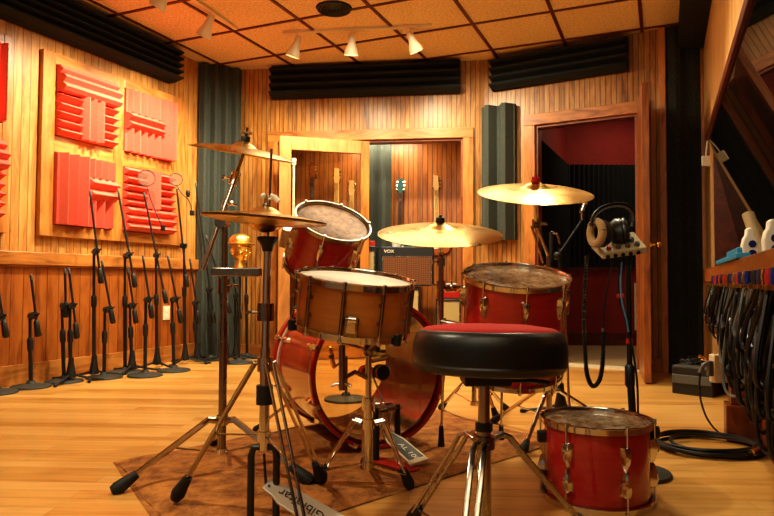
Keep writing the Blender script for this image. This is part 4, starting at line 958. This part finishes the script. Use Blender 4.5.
# ------------------------------------------------------------------ closet: guitars, amplifiers
plain('red_neck', (.22, .06, .03), .4)
def guitar(label, top_px, head_px_y, Yl, body_mat, neck_mat, lean=0.0, body=True, headw=.04, length=.84):
    tp = A(top_px[0], top_px[1], Yl); T = thing('electric_guitar', label, 'guitar', tp-V((0, 0, length)))
    M = frame(tp, (1, 0, 0), z=(lean, 0, 1)) @ Matrix.Rotation(radians(-8), 4, 'Z') @ Matrix.Diagonal((1, 1, .84, 1))
    b = B(); b.prism([(-.018, -.20), (-.031, -.165), (-.033, -.13), (-.026, -.03), (-.030, -.008), (-.014, 0), (-.004, -.010), (.010, -.004), (.022, -.02), (.026, -.15), (.018, -.20)], -.008, .008, M); h = b.build('headstock', neck_mat if neck_mat == 'neck_wood' else body_mat, T)
    for k in range(3):
        for s_ in (-1, 1): b = B(); b.cyl(M @ V((s_*.022, 0, -.05-.045*k)), M @ V((s_*.046, 0, -.05-.045*k)), .0075, n=8); b.build('tuning_peg', 'chrome', h)
    b = B(); b.prism([(-.021, -.19), (.021, -.19), (.026, -.66), (-.026, -.66)], -.009, .011, M); n_ = b.build('neck', neck_mat, T)
    b = B(); b.prism([(-.02, -.19), (.02, -.19), (.025, -.655), (-.025, -.655)], -.013, -.009, M); b.build('fretboard', 'fret_dark' if neck_mat != 'neck_wood' else 'neck_wood', T)
    out = []
    for a, r in ((90, .05), (65, .13), (48, .17), (25, .155), (0, .125), (-25, .16), (-50, .185), (-75, .18), (-90, .175)): out.append((r*cos(radians(a))*1.0, r*sin(radians(a))*1.1-.80))
    out = out + [(-x, z) for x, z in reversed(out[1:-1])]
    b = B(); b.prism(out, -.021, .021, M); bo = b.build('body', body_mat, T, bevel=.006)
    b = B(); b.prism([(-.09, -.75), (-.02, -.70), (.05, -.76), (.04, -.90), (-.05, -.92)], -.0245, -.021, M); b.build('pickguard', 'white_plastic', bo)
    for z_ in (-.74, -.80, -.87): b = B(); b.box(-.035, .035, -.030, -.0245, z_-.009, z_+.009, M); b.build('pickup' if z_ > -.85 else 'bridge', 'black_plastic' if z_ > -.85 else 'chrome', bo)
    b = B()
    for k in range(6): x = -.015+.006*k; b.cyl(M @ V((x*.8, -.016, -.19)), M @ V((x, -.033, -.87)), .0008, n=4)
    b.build('string', 'satin_steel', T)
    hk = thing('guitar_hanger', 'small black wall hook holding a guitar by its headstock in the closet', 'hook', M @ V((0, .03, -.15)), group='guitar hooks on the closet wall')
    wy = (FBL.inverted() @ (M @ V((0, 0, -.15)))).y; q = M @ V((0, .01, -.17)); back = q+(FBL.to_3x3() @ V((0, .748-wy-.012, 0)))
    b = B(); b.tube([back, q], .008, 8); b.build('arm', 'black_plastic', hk)
    for s_ in (-1, 1): b = B(); b.tube([q, q+V((s_*.032, -.004, 0)), q+V((s_*.034, -.03, .006))], .005, 8); b.build('prong', 'rubber', hk)
yl = Wp(FBL, (cx0+cx1)/2, .655, 0).y
guitar('teal electric guitar hanging in the closet above the small amplifier', (401, 178), 0, yl, 'blue_guitar', 'red_neck', .02, length=.86)
guitar('sunburst electric guitar with a pale maple neck in the closet behind the ride cymbal', (436, 175), 0, yl, 'sunburst', 'neck_wood', -.02, length=.86)
guitar('guitar with a dark slim neck seen through the glazed closet door, left one', (313, 162), 0, yl+.02, 'sunburst', 'sunburst', .0)
guitar('guitar with a pale maple neck seen through the glazed closet door', (337, 168), 0, yl+.02, 'sunburst', 'neck_wood', .0)
guitar('guitar at the right side behind the glazed closet door', (352, 180), 0, yl+.02, 'blue_guitar', 'neck_wood', .0)
def amp(x0, x1, y0, y1, Y, D, label, grille, logo=None, gtop=.22, body='black_plastic', name='guitar_amplifier', cat='amplifier'):
    p0, p1 = A(x0, y1, Y), A(x1, y0, Y); T = thing(name, label, cat, ((p0.x+p1.x)/2, Y+D/2, p0.z))
    w, h = p1.x-p0.x, p1.z-p0.z; M = Matrix.Translation((p0.x, Y, p0.z)) @ Matrix.Rotation(radians(-7), 4, 'Z')
    b = B(); b.box(0, w, 0, D, 0, h, M); b.build('cabinet', body, T, M=None, bevel=.006)
    b = B(); b.box(.018, w-.018, -.008, .0, .02, h*(1-gtop), M); b.build('grille', grille, T)
    b = B()
    for q in ((.010, .018, .012, h*(1-gtop)+.008), (w-.018, w-.010, .012, h*(1-gtop)+.008), (.010, w-.010, .012, .02), (.010, w-.010, h*(1-gtop), h*(1-gtop)+.008)): b.box(q[0], q[1], -.010, 0, q[2], q[3], M)
    b.build('grille_trim', 'satin_steel', T)
    if logo:
        b = B(); text('lettering', logo, .044, 'print_white', T, M @ Matrix.Translation((.075, -.006, h*(1-gtop/2)+.004)) @ Matrix.Rotation(radians(90), 4, 'X'))
    if gtop > .1:
        b = B(); b.tube([M @ V((w*.35, D*.5, h)), M @ V((w*.37, D*.5, h+.025)), M @ V((w*.63, D*.5, h+.025)), M @ V((w*.65, D*.5, h))], .008, 8); b.build('handle', 'black_plastic', T)
    return T
ya = Wp(FBL, (cx0+cx1)/2+.3, .06, 0).y
amp(381, 433, 247, 286, ya+.02, .24, 'small black guitar amplifier with a brown diamond grille and white logo in the closet', 'grille_cloth', 'VOX', .26)
FLZ = A(400, 286, ya).z
p_ = A(381, 286, ya)
def cab(x0, x1, y0, y1, Y, D, label, mat='black_plastic', cloth='cab_cloth'): return amp(x0, x1, y0, y1, Y, D, label, cloth, None, .06, mat, 'speaker_cabinet', 'cabinet')
cab(379, 420, 287, 351, ya+.03, .24, 'black speaker cabinet under the small amplifier in the closet', 'black_plastic', 'cab_cloth')
cab(436, 461, 299, 349, ya+.06, .24, 'tan fronted speaker cabinet at the right side of the closet', 'black_plastic', 'cab_cloth')
cab(358, 376, 246, 350, ya+.05, .2, 'narrow tan fronted cabinet by the closet foam column', 'black_plastic', 'cab_cloth')
b = B(); q0, q1 = A(438, 298, ya+.1), A(460, 291, ya+.1); b.box(q0.x, q1.x, ya+.08, ya+.24, q0.z, q1.z); tag(b.build('effects_box', 'red_plastic', bevel=.004), 'red box on top of the tan cabinet in the closet', 'box')
b = B(); q0, q1 = A(361, 246, ya+.1), A(375, 241, ya+.1); b.box(q0.x, q1.x, ya+.08, ya+.2, q0.z, q1.z); tag(b.build('effects_box', 'red_plastic', bevel=.004), 'small red box on the narrow cabinet by the closet foam', 'box')
# kick microphone behind the bass drum
p = FL(346, 400); p.z = 0
T = thing('microphone_stand', 'low round based stand seen through the clear bass drum head', 'microphone stand', p); round_base(T, p, .13)
b = B(); b.cyl(p+V((0, 0, .03)), p+V((0, 0, .26)), .009); b.build('tube', 'mic_black', T)
q = A(334, 368, p.y-.06); q2 = A(329, 346, p.y-.06)
b = B(); b.tube([p+V((0, 0, .26)), q], .006, 8); b.build('boom_arm', 'mic_black', T)
T = thing('microphone', 'gold banded microphone held low behind the bass drum head', 'microphone', q)
b = B(); b.tube([q, q.lerp(q2, .45)], [.013, .015], 14); b.build('body', 'brass', T)
b = B(); b.tube([q.lerp(q2, .45), q.lerp(q2, .6)], [.0165, .0165], 14); b.build('band', 'black_plastic', T)
b = B(); b.tube([q.lerp(q2, .6), q.lerp(q2, .92), q2], [.016, .018, .010], 14); b.build('grille', 'brass', T)

# ------------------------------------------------------------------ mixer on its stand, headphones, coiled cord
p = FL(636, 474); p.z = 0; YM = p.y
ms = thing('microphone_stand', 'black round based stand holding the small beige mixer in front of the doorway', 'microphone stand', p); round_base(ms, p, .125)
zmid = A(630, 371, YM).z; ztop = A(629, 264, YM).z; px_ = A(630, 400, YM).x
b = B(); b.cyl((p.x, YM, .03), (px_, YM, zmid), .0135); b.build('lower_tube', 'mic_black', ms)
b = B(); b.cyl((px_, YM, zmid-.03), (px_-.002, YM, ztop-.004), .0098); b.build('upper_tube', 'mic_black', ms)
b = B(); b.tube([(px_, YM, zmid-.06), (px_, YM, zmid-.05), (px_, YM, zmid+.015), (px_, YM, zmid+.025)], [.013, .018, .018, .012], 16); b.build('clutch', 'black_plastic', ms)
b = B(); zz = A(629, 341, YM).z; b.cyl((px_, YM, zz-.009), (px_, YM, zz+.009), .0125); b.build('tape', 'red_plastic', ms)
def lacing(pts, r, mat, label, cat='cable', name='cable', group=None, n=6):
    b = B(); b.tube(smooth(pts), r, n); return tag(b.build(name, mat), label, cat, group)
def smooth(pts, k=5):
    pts = [V(p) for p in pts]; out = []
    for i in range(len(pts)-1):
        p0 = pts[max(i-1, 0)]; p1 = pts[i]; p2 = pts[i+1]; p3 = pts[min(i+2, len(pts)-1)]
        for j in range(k):
            t = j/k; out.append(.5*((2*p1)+(p2-p0)*t+(2*p0-5*p1+4*p2-p3)*t*t+(3*p1-p0-3*p2+p3)*t**3))
    return out+[pts[-1]]
mxc = A(617, 245.5, YM)
ux = (A(641, 238, YM)-A(594, 252, YM)).normalized(); M = frame(mxc+V((0, -.02, -.004)), ux, z=V((-.10, -.52, 1)))
mx = thing('headphone_mixer', 'small beige mixer box tilted on top of the black stand by the doorway', 'mixer', M=Matrix.Translation(mxc-V((0, 0, .03))))
b = B(); b.prism([(-.050, -.020), (.055, -.020), (.055, .026), (.015, .018), (-.050, .006)], -.084, .084, M @ Matrix(((0, 1, 0, 0), (1, 0, 0, 0), (0, 0, 1, 0), (0, 0, 0, 1)))); b.build('case', 'beige_plastic', mx, bevel=.004)
for k in range(4):
    b = B(); x = -.06+.04*k; c_ = M @ V((x*.9, -.03, .009)); nz = (M.to_3x3() @ V((0, -.15, 1))).normalized(); b.cyl(c_, c_+nz*.014, .010, .008, n=14); b.build('knob', 'grey_plastic' if k else 'red_plastic', mx)
for k in range(2):
    b = B(); c_ = M @ V((.045, .0+.03*k, .017+.006*k)); nz = (M.to_3x3() @ V((0, -.15, 1))).normalized(); b.cyl(c_, c_+nz*.012, .012, .010, n=14); b.build('knob', 'grey_plastic', mx)
for k in range(5):
    b = B(); c_ = M @ V((-.066+.029*k, -.0505, -.010)); nz = M.to_3x3() @ V((0, -1, 0)); b.cyl(c_, c_+nz*.004, .0075, n=12); b.build('jack', 'black_plastic', mx)
# headphones
YH = YM-.045
hp = thing('headphones', 'large black headphones with a fuzzy tan ear pad resting on the beige mixer', 'headphones', A(612, 250, YH))
c0 = A(599, 233, YH-.03); n0 = V((-.93, -.36, .06)).normalized(); W0 = zframe(c0, n0)
b = B(); k = 26; pts = [W0 @ V((.036*cos(2*pi*i/k)*.9, .036*sin(2*pi*i/k)*1.12, .012)) for i in range(k+1)]; b.tube(pts, .015, 10, cap=False); b.build('ear_pad', 'tan_pad', hp, label='fuzzy tan ear pad')
b = B(); b.lathe([(.034, .008), (.046, .0), (.046, -.018), (.036, -.036), (.001, -.040)], W0 @ Matrix.Diagonal((.95, 1.12, 1, 1)), 32); b.build('ear_cup', 'black_plastic', hp)
c1 = A(621, 232, YH+.03); n1 = V((.95, -.25, .1)).normalized(); W1 = zframe(c1, n1)
b = B(); b.lathe([(.034, .008), (.047, .0), (.047, -.018), (.036, -.036), (.001, -.040)], W1 @ Matrix.Diagonal((.95, 1.15, 1, 1)), 32); b.build('ear_cup', 'black_plastic', hp)
b = B(); pts = [W1 @ V((.036*cos(2*pi*i/k)*.9, .036*sin(2*pi*i/k)*1.15, .012)) for i in range(k+1)]; b.tube(pts, .013, 10, cap=False); b.build('ear_pad', 'black_vinyl', hp)
bandp = smooth([A(591, 224, YH-.04), A(594, 214, YH-.03), A(603, 207, YH-.01), A(616, 204, YH+.01), A(627, 206, YH+.03), A(632, 214, YH+.04), A(631, 226, YH+.035)])
b = B(); b.tube(bandp, .011, 10, flat=.45); b.build('headband', 'black_vinyl', hp)
b = B(); b.tube([q+V((0, -.008, -.010)) for q in bandp[3:-3]], .006, 8, flat=.6); b.build('band_pad', 'grey_plastic', hp)
b = B(); b.tube([A(588, 224, YH-.05), A(592, 226, YH-.05), A(597, 224, YH-.045)], .005, 8); b.build('yoke', 'satin_steel', hp)
# coiled cord
YC = YM-.02
path = smooth([A(587, 256, YC), A(585, 285, YC), A(584, 320, YC), A(585, 350, YC), A(587, 374, YC), A(593, 386, YC), A(600, 379, YC), A(603, 358, YC), A(603, 332, YC)], 64)
pts = []; L = 0
for i, q in enumerate(path):
    t = (path[min(i+1, len(path)-1)]-path[max(i-1, 0)]).normalized(); a = V((0, 1, 0)); c_ = t.cross(a).normalized()
    n_ = 1
    pts.append(q+(a*cos(i*1.26)+c_*sin(i*1.26))*.0058)
b = B(); b.tube(pts, .0036, 5); cc_ = thing('coiled_cord', 'black coiled headphone cord hanging in a long loop below the mixer', 'cord', path[0]); b.build('coil', 'mic_black', cc_)
b = B(); b.tube(smooth([A(603, 332, YC), A(604, 310, YC), A(608, 285, YC), A(613, 262, YC)]), .003, 6); b.build('straight_end', 'mic_black', cc_)
b = B(); b.tube([A(603, 336, YC), A(603, 328, YC)], [.007, .005], 10); b.build('strain_relief', 'grey_plastic', cc_)
lacing([A(620, 262, YM-.02), A(618.5, 280, YM-.02), A(620, 300, YM-.02), A(625, 318, YM-.018), A(629, 336, YM-.018), A(633, 352, YM-.03), A(637, 380, YM-.03), A(638, 410, YM-.03), A(637, 440, YM-.03)], .0042, 'mic_black', 'black cable strapped to the stand under the mixer')
lacing([A(622, 262, YM-.03), A(620.5, 282, YM-.03), A(622, 302, YM-.03), A(626.5, 320, YM-.026), A(628.5, 332, YM-.026)], .0034, 'blue_cable', 'blue and pale cable running from the mixer down to the red tape')
b = B(); b.cyl(A(620.5, 296, YM-.022)-V((.011, 0, 0)), A(620.5, 296, YM-.022)+V((.011, 0, 0)), .008); tag(b.build('cable_tie', 'red_plastic'), 'red tie around the cables below the mixer', 'cable tie')

# small microphone on a boom behind the floor tom
pb = V((A(560, 262, 3.45).x, 3.45, 0)); T = thing('microphone_stand', 'black microphone stand behind the floor tom with a boom toward the mixer', 'microphone stand', pb); tripod_base(T, pb, .7)
pt = V((pb.x, 3.45, A(560, 248, 3.45).z)); b = B(); b.cyl(pb+V((0, 0, .1)), pt, .009); b.build('tube', 'mic_black', T)
e0, e1 = A(546, 270, 3.42), A(582, 220, 3.42)
b = B(); b.tube([A(556, 258, 3.44), A(566, 244, 3.42), e1], .0062, 8); bo = b.build('boom_arm', 'mic_black', T)
b = B(); b.tube([A(551, 232, 3.44), A(551, 262, 3.44)], .010, 8); b.build('counterweight', 'black_plastic', T)
b = B(); b.ball(A(557, 256, 3.43), .022); b.build('swivel', 'black_plastic', T)
b = B(); b.tube([A(551, 232, 3.44), A(557, 234, 3.44), A(560, 244, 3.44)], .006, 8); b.build('clip', 'satin_steel', T)
b = B(); b.tube([e1, A(582, 213, 3.42), A(580, 211, 3.42)], .006, 8); b.build('clip', 'satin_steel', bo)
T = thing('microphone', 'small silver pencil microphone pointing up on a boom, right of the bright crash', 'microphone', A(584, 210, 3.4))
b = B(); b.tube([A(582, 211, 3.4), A(584.5, 204, 3.4)], [.012, .0135], 14); b.build('body', 'satin_steel', T)
b = B(); b.tube([A(584.5, 204, 3.4), A(585.5, 197, 3.4), A(585.6, 196, 3.4)], [.0145, .0145, .011], 14); b.build('capsule', 'beige_plastic', T)

# ------------------------------------------------------------------ right side: amplifier box, outlet, patch cables, ledge things
pa, pb_ = FL(672, 393), FL(713, 398); pa.z = pb_.z = 0
ab = thing('amplifier_box', 'black and grey equipment box on the floor at the right corner', 'equipment box', (pa+pb_)/2)
Mx = frame(pa, pb_-pa, z=(0, 0, 1)); w = (pb_-pa).length; hh = A(690, 366, pa.y).z
b = B(); b.box(0, w, 0, .30, .0, hh, Mx); b.build('case', 'black_plastic', ab, bevel=.005)
b = B(); b.box(.004, w-.004, -.012, .0, hh*.40, hh*.72, Mx); b.build('front_panel', 'grey_plastic', ab, bevel=.003)
b = B(); b.box(.004, w-.004, .0, .28, hh, hh+.006, Mx); b.build('lid', 'grey_plastic', ab, bevel=.002)
random.seed(5)
for k, (mat, lab) in enumerate((('mic_black', 'black tangled cable on the equipment box'), ('mic_black', 'second black cable heaped on the equipment box'), ('brass', 'orange brown cable loop on the equipment box'))):
    pts = []; 
    for i in range(14):
        a = i*.95+k; pts.append(Mx @ V((w*(.3+.2*k)+.06*cos(a)*(1-.3*(k == 2)), .12+.05*sin(a), hh+.014+.016*k+.012*(i % 3))))
    lacing(pts, .0055, mat, lab, group='cables on the equipment box')
# outlet box on the post and its cord
ox = thing('outlet_box', 'beige outlet box fixed to the wooden post at the right', 'outlet', M=FRW @ Matrix.Translation((PX, -.1, .45)))
MP = FRW
oa = A(714.5, 383, 3.0); ob = A(727, 355, 3.0)
b = B(); b.box(oa.x, ob.x+.05, 3.0, 3.05, oa.z, ob.z); b.build('box', 'cream', ox, bevel=.003)
b = B(); b.box(oa.x-.02, oa.x, 3.005, 3.04, oa.z+.03, ob.z-.03); b.build('socket', 'grey_plastic', ox, bevel=.003)
b = B(); g1 = smooth([A(714, 364, 3.02), A(708, 363, 3.02), A(703, 366, 3.02), A(700, 373, 3.02)]); b.tube(g1, .010, 8); pc = thing('floor_cable', 'thick black cable coiled on the floor and plugged into the outlet box', 'cable', FL(712, 450)); b.build('plug', 'grey_cable', pc)
down = [A(700, 373, 3.02), A(699.5, 390, 3.02), A(702, 405, 3.0), A(708, 420, 2.98)] + [FL(x, y, .008) for x, y in ((718, 432), (730, 438), (748, 444), (757, 450))]
b = B(); b.tube(smooth(down), .0048, 8); b.build('lead', 'mic_black', pc)
cc0 = FL(708, 448.5); 
for k, (rx, ry, dz_) in enumerate(((.205, .185, .0), (.195, .195, .010), (.215, .18, .018), (.17, .15, .024), (.2, .17, .03))):
    n_ = 56; b = B(); cx_, cy_ = cc0.x+.012*cos(k*2.1), cc0.y+.016*sin(k*1.7)
    pts = [V((cx_+rx*cos(2*pi*i/n_)*(1+.02*sin(3*2*pi*i/n_+k)), cy_+ry*sin(2*pi*i/n_)*(1+.02*cos(2*2*pi*i/n_+k)), .009+dz_*.75+.003*sin(4*pi*i/n_+k))) for i in range(n_+1)]
    b.tube(pts, .0075, 8, cap=False); b.build('coil_turn', 'mic_black', pc)
b = B(); b.tube([FL(757, 449, .03), A(760, 440, 2.92), A(761, 425, 2.92)], [.016, .02, .012], 12); b.build('plug', 'black_plastic', pc)
b = B(); b.tube([FL(752, 452, .03), FL(757, 448, .035)], .011, 10); b.build('plug_tip', 'brass', pc)
b = B(); lacing([FL(657, 440, .006), FL(668, 444, .006), FL(685, 448, .006), FL(700, 452, .01)], .0048, 'mic_black', 'loose black cable end leading from the floor coil toward the small tom')
# comb rack and hanging cables
hx0, hx1 = onx(FRW, 713, -.09, 283), onx(FRW, 800, -.09, 283)
hr = thing('cable_rack', 'wooden comb rack on the right wall from which black cables hang', 'rack', M=FRW @ Matrix.Translation((hx0, -.03, .70)))
wb('rail', 'brass', FRW, [(hx0, hx1, -.066, -.04, .694, .708)], hr, bevel=.002)
nt = 56
for k in range(nt):
    x = hx0+.03+(hx1-hx0-.06)*k/(nt-1); wb('tooth', 'brass', FRW, [(x-.006, x+.006, -.12, -.066, .696, .706)], hr)
random.seed(11)
NC = 76
for k in range(NC):
    x = hx0+.045+(hx1-hx0-.09)*k/(NC-1); f = k/(NC-1); drop = .27+.04*f+random.uniform(-.08, .07)
    if PX-.35 < x < PX+.6: drop *= .62
    y0 = -.085+random.uniform(-.015, .012); wv = random.uniform(.02, .06); sg = random.choice((-1, 1)); b = B(); pts = []
    T = Wp(FRW, x, y0, .70)
    loops = 2 if k % 4 else 3
    for l in range(loops):
        dl = drop*(1-.25*l); w2 = wv*(1+.6*l)
        for u in range(9):
            t = u/8; xx = x+sg*w2*sin(pi*t)*(.5+.5*t)+random.uniform(-.004, .004); pts.append(Wp(FRW, xx, y0+.02*sin(pi*t+l)-.004*l, .70-dl*sin(pi*t*.5)**.8 if t < 1 else .70-dl))
        for u in range(1, 9):
            t = u/8; pts.append(Wp(FRW, x+sg*w2*.55+sg*w2*sin(pi*t)*1.1, y0-.03*sin(pi*t)-.004*l, .70-dl*cos(pi*t*.5)**.9-.03*sin(pi*t)))
    ct = thing('hanging_cable', 'black cable hanging in long loops from the rack on the right wall', 'cable', T, group='black cables on the wall rack')
    b.tube(smooth(pts, 2), random.choice((.0040, .0045, .0050)), 6); b.build('cord', 'grey_cable' if k % 9 == 2 else 'mic_black', ct)
    b = B(); b.tube([Wp(FRW, x, y0, .695), Wp(FRW, x, y0, .725), Wp(FRW, x, y0, .742)], [.006, .009, .006], 10); b.build('plug', ('black_plastic', 'brass', 'black_plastic', 'deep_blue', 'red_plastic', 'satin_steel')[(k*5+k//4) % 6], ct)
# things on the ledge
def lq(px, py, yo): x, z = on(FRW, px, py, yo); return x, z
xa, xb = onx(FRW, 718, -.05, 260), onx(FRW, 739, -.05, 262)
b = B(); b.box(xa, xb, -.060, -.01, LZ, LZ+.022); b.box(xa+(xb-xa)*.55, xb-.01, -.055, -.02, LZ+.02, LZ+.042); tag(b.build('blue_case', 'blue_plastic', M=FRW, bevel=.004), 'small blue plastic case on the ledge below the window', 'case')
def holder(px, label, Yw, sc_):
    c_ = A(px, 250, Yw); c_.z = LZ; T = thing('plastic_holder', label, 'plastic holder', c_, group=None)
    M = frame(c_, (1, -.12, 0), z=(0, 0, 1)); s_ = sc_
    out = [(-.030*s_, 0), (-.033*s_, .055*s_), (-.026*s_, .085*s_), (-.016*s_, .100*s_), (-.014*s_, .125*s_), (.0, .135*s_), (.014*s_, .125*s_), (.016*s_, .100*s_), (.026*s_, .085*s_), (.033*s_, .055*s_), (.030*s_, 0)]
    b = B(); b.prism(out, -.014, .014, M); o = b.build('body', 'white_plastic', T, bevel=.004)
    for z_ in (.062, .022): b = B(); b.cyl(M @ V((.004, -.0145, z_*s_)), M @ V((.004, -.018, z_*s_)), .0155*s_, n=20); b.build('blue_disc', 'deep_blue', T)
holder(749.5, 'white plastic holder with two blue discs standing on the ledge', 2.38, .86)
holder(772, 'white plastic holder at the right edge of the picture on the ledge', 2.06, .86)
p0, p1 = A(763, 246, 2.62), A(748, 214, 2.72); p0.z = LZ+.012
b = B(); b.tube([p0, p1], .024, 18); tt = tag(b.build('cardboard_tube', 'tan_tube'), 'tan tube leaning on the ledge behind the white holder', 'tube')
x_, z_ = on(FRW, 766, 262, -.05)
lacing([A(737, 258, 2.95), A(745, 260, 2.8), A(752, 258, 2.72), A(744, 263, 2.8), A(738, 264, 2.9)], .004, 'mic_black', 'short black cable lying on the ledge beside the blue case')
# white plug hanging on the corner trim
pc_ = A(706, 160, 4.5); T = thing('power_plug', 'white plug hanging on a cord from the corner trim beside the window', 'plug', pc_)
b = B(); b.box(-.03, .03, -.012, .012, -.045, .03, Matrix.Translation(pc_)); b.build('plug_body', 'white_plastic', T, bevel=.006)
b = B(); b.tube(smooth([pc_+V((.0, 0, .03)), A(706.5, 148, 4.5), A(708, 138, 4.52), A(709, 128, 4.56)]), .006, 8); b.build('cord', 'white_plastic', T)

# ------------------------------------------------------------------ light
def spot(loc, d, power, size, blend, col, radius=.04):
    L = bpy.data.lights.new('track_and_key_spot', 'SPOT'); L.energy = power; L.spot_size = radians(size); L.spot_blend = blend; L.color = col; L.shadow_soft_size = radius
    o = bpy.data.objects.new('track_and_key_spot', L); COL.objects.link(o); o.location = loc; o.rotation_euler = V(d).to_track_quat('-Z', 'Y').to_euler(); return o
WARM = (1, .89, .62)
for (p, n), kind in SPOTS: spot(p, n, 100 if kind == 1 else 150, 150 if kind == 1 else 100, .9, WARM)
def area(loc, tgt, power, sx, sy, col=WARM, name='ceiling_fill'):
    L = bpy.data.lights.new(name, 'AREA'); L.shape = 'RECTANGLE'; L.size = sx; L.size_y = sy; L.energy = power; L.color = col
    o = bpy.data.objects.new(name, L); COL.objects.link(o); o.location = loc; o.rotation_euler = (V(tgt)-V(loc)).to_track_quat('-Z', 'Y').to_euler(); return o
spot((.75, 1.2, 2.6), (-.22, .75, -2.0), 200, 110, .8, WARM, .06)  # unseen key spot added above the frame, hung on no track
spot((-1.5, 1.6, 2.6), (.9, .9, -1.9), 150, 110, .8, WARM, .06)  # second added key spot, out of view at the left, also off the tracks
spot((.95, 3.4, 2.6), (-.15, -.5, -2.0), 110, 120, .8, WARM, .06)  # unseen extra spot on the right of the kit, no track there
area((-.3, .3, 2.65), (-.3, 3.0, .3), 38, 2.2, 1.6)  # soft fill light added out of view above the camera
area((.1, 4.2, 2.66), (.1, 4.2, 0), 30, 1.4, 1.4)  # another added soft fill under the ceiling, no fixture modelled
area((2.6, 6.5, 2.6), (2.6, 6.6, 0), 8, .6, .6, (1, .75, .5), 'red_room_lamp')
cp = Wp(FBL, (cx0+cx1)/2, .40, 2.2); area(cp, cp-V((0, 0, 1)), 26, .7, .25, WARM, 'closet_fill')  # light added to brighten the closet inside, no fixture there
w = bpy.data.worlds.new('world'); SC.world = w; w.use_nodes = True
w.node_tree.nodes['Background'].inputs[0].default_value = (1, .80, .55, 1); w.node_tree.nodes['Background'].inputs[1].default_value = .16
SC.view_settings.view_transform = 'Standard'; SC.view_settings.look = 'Medium High Contrast'; SC.view_settings.exposure = 0.0
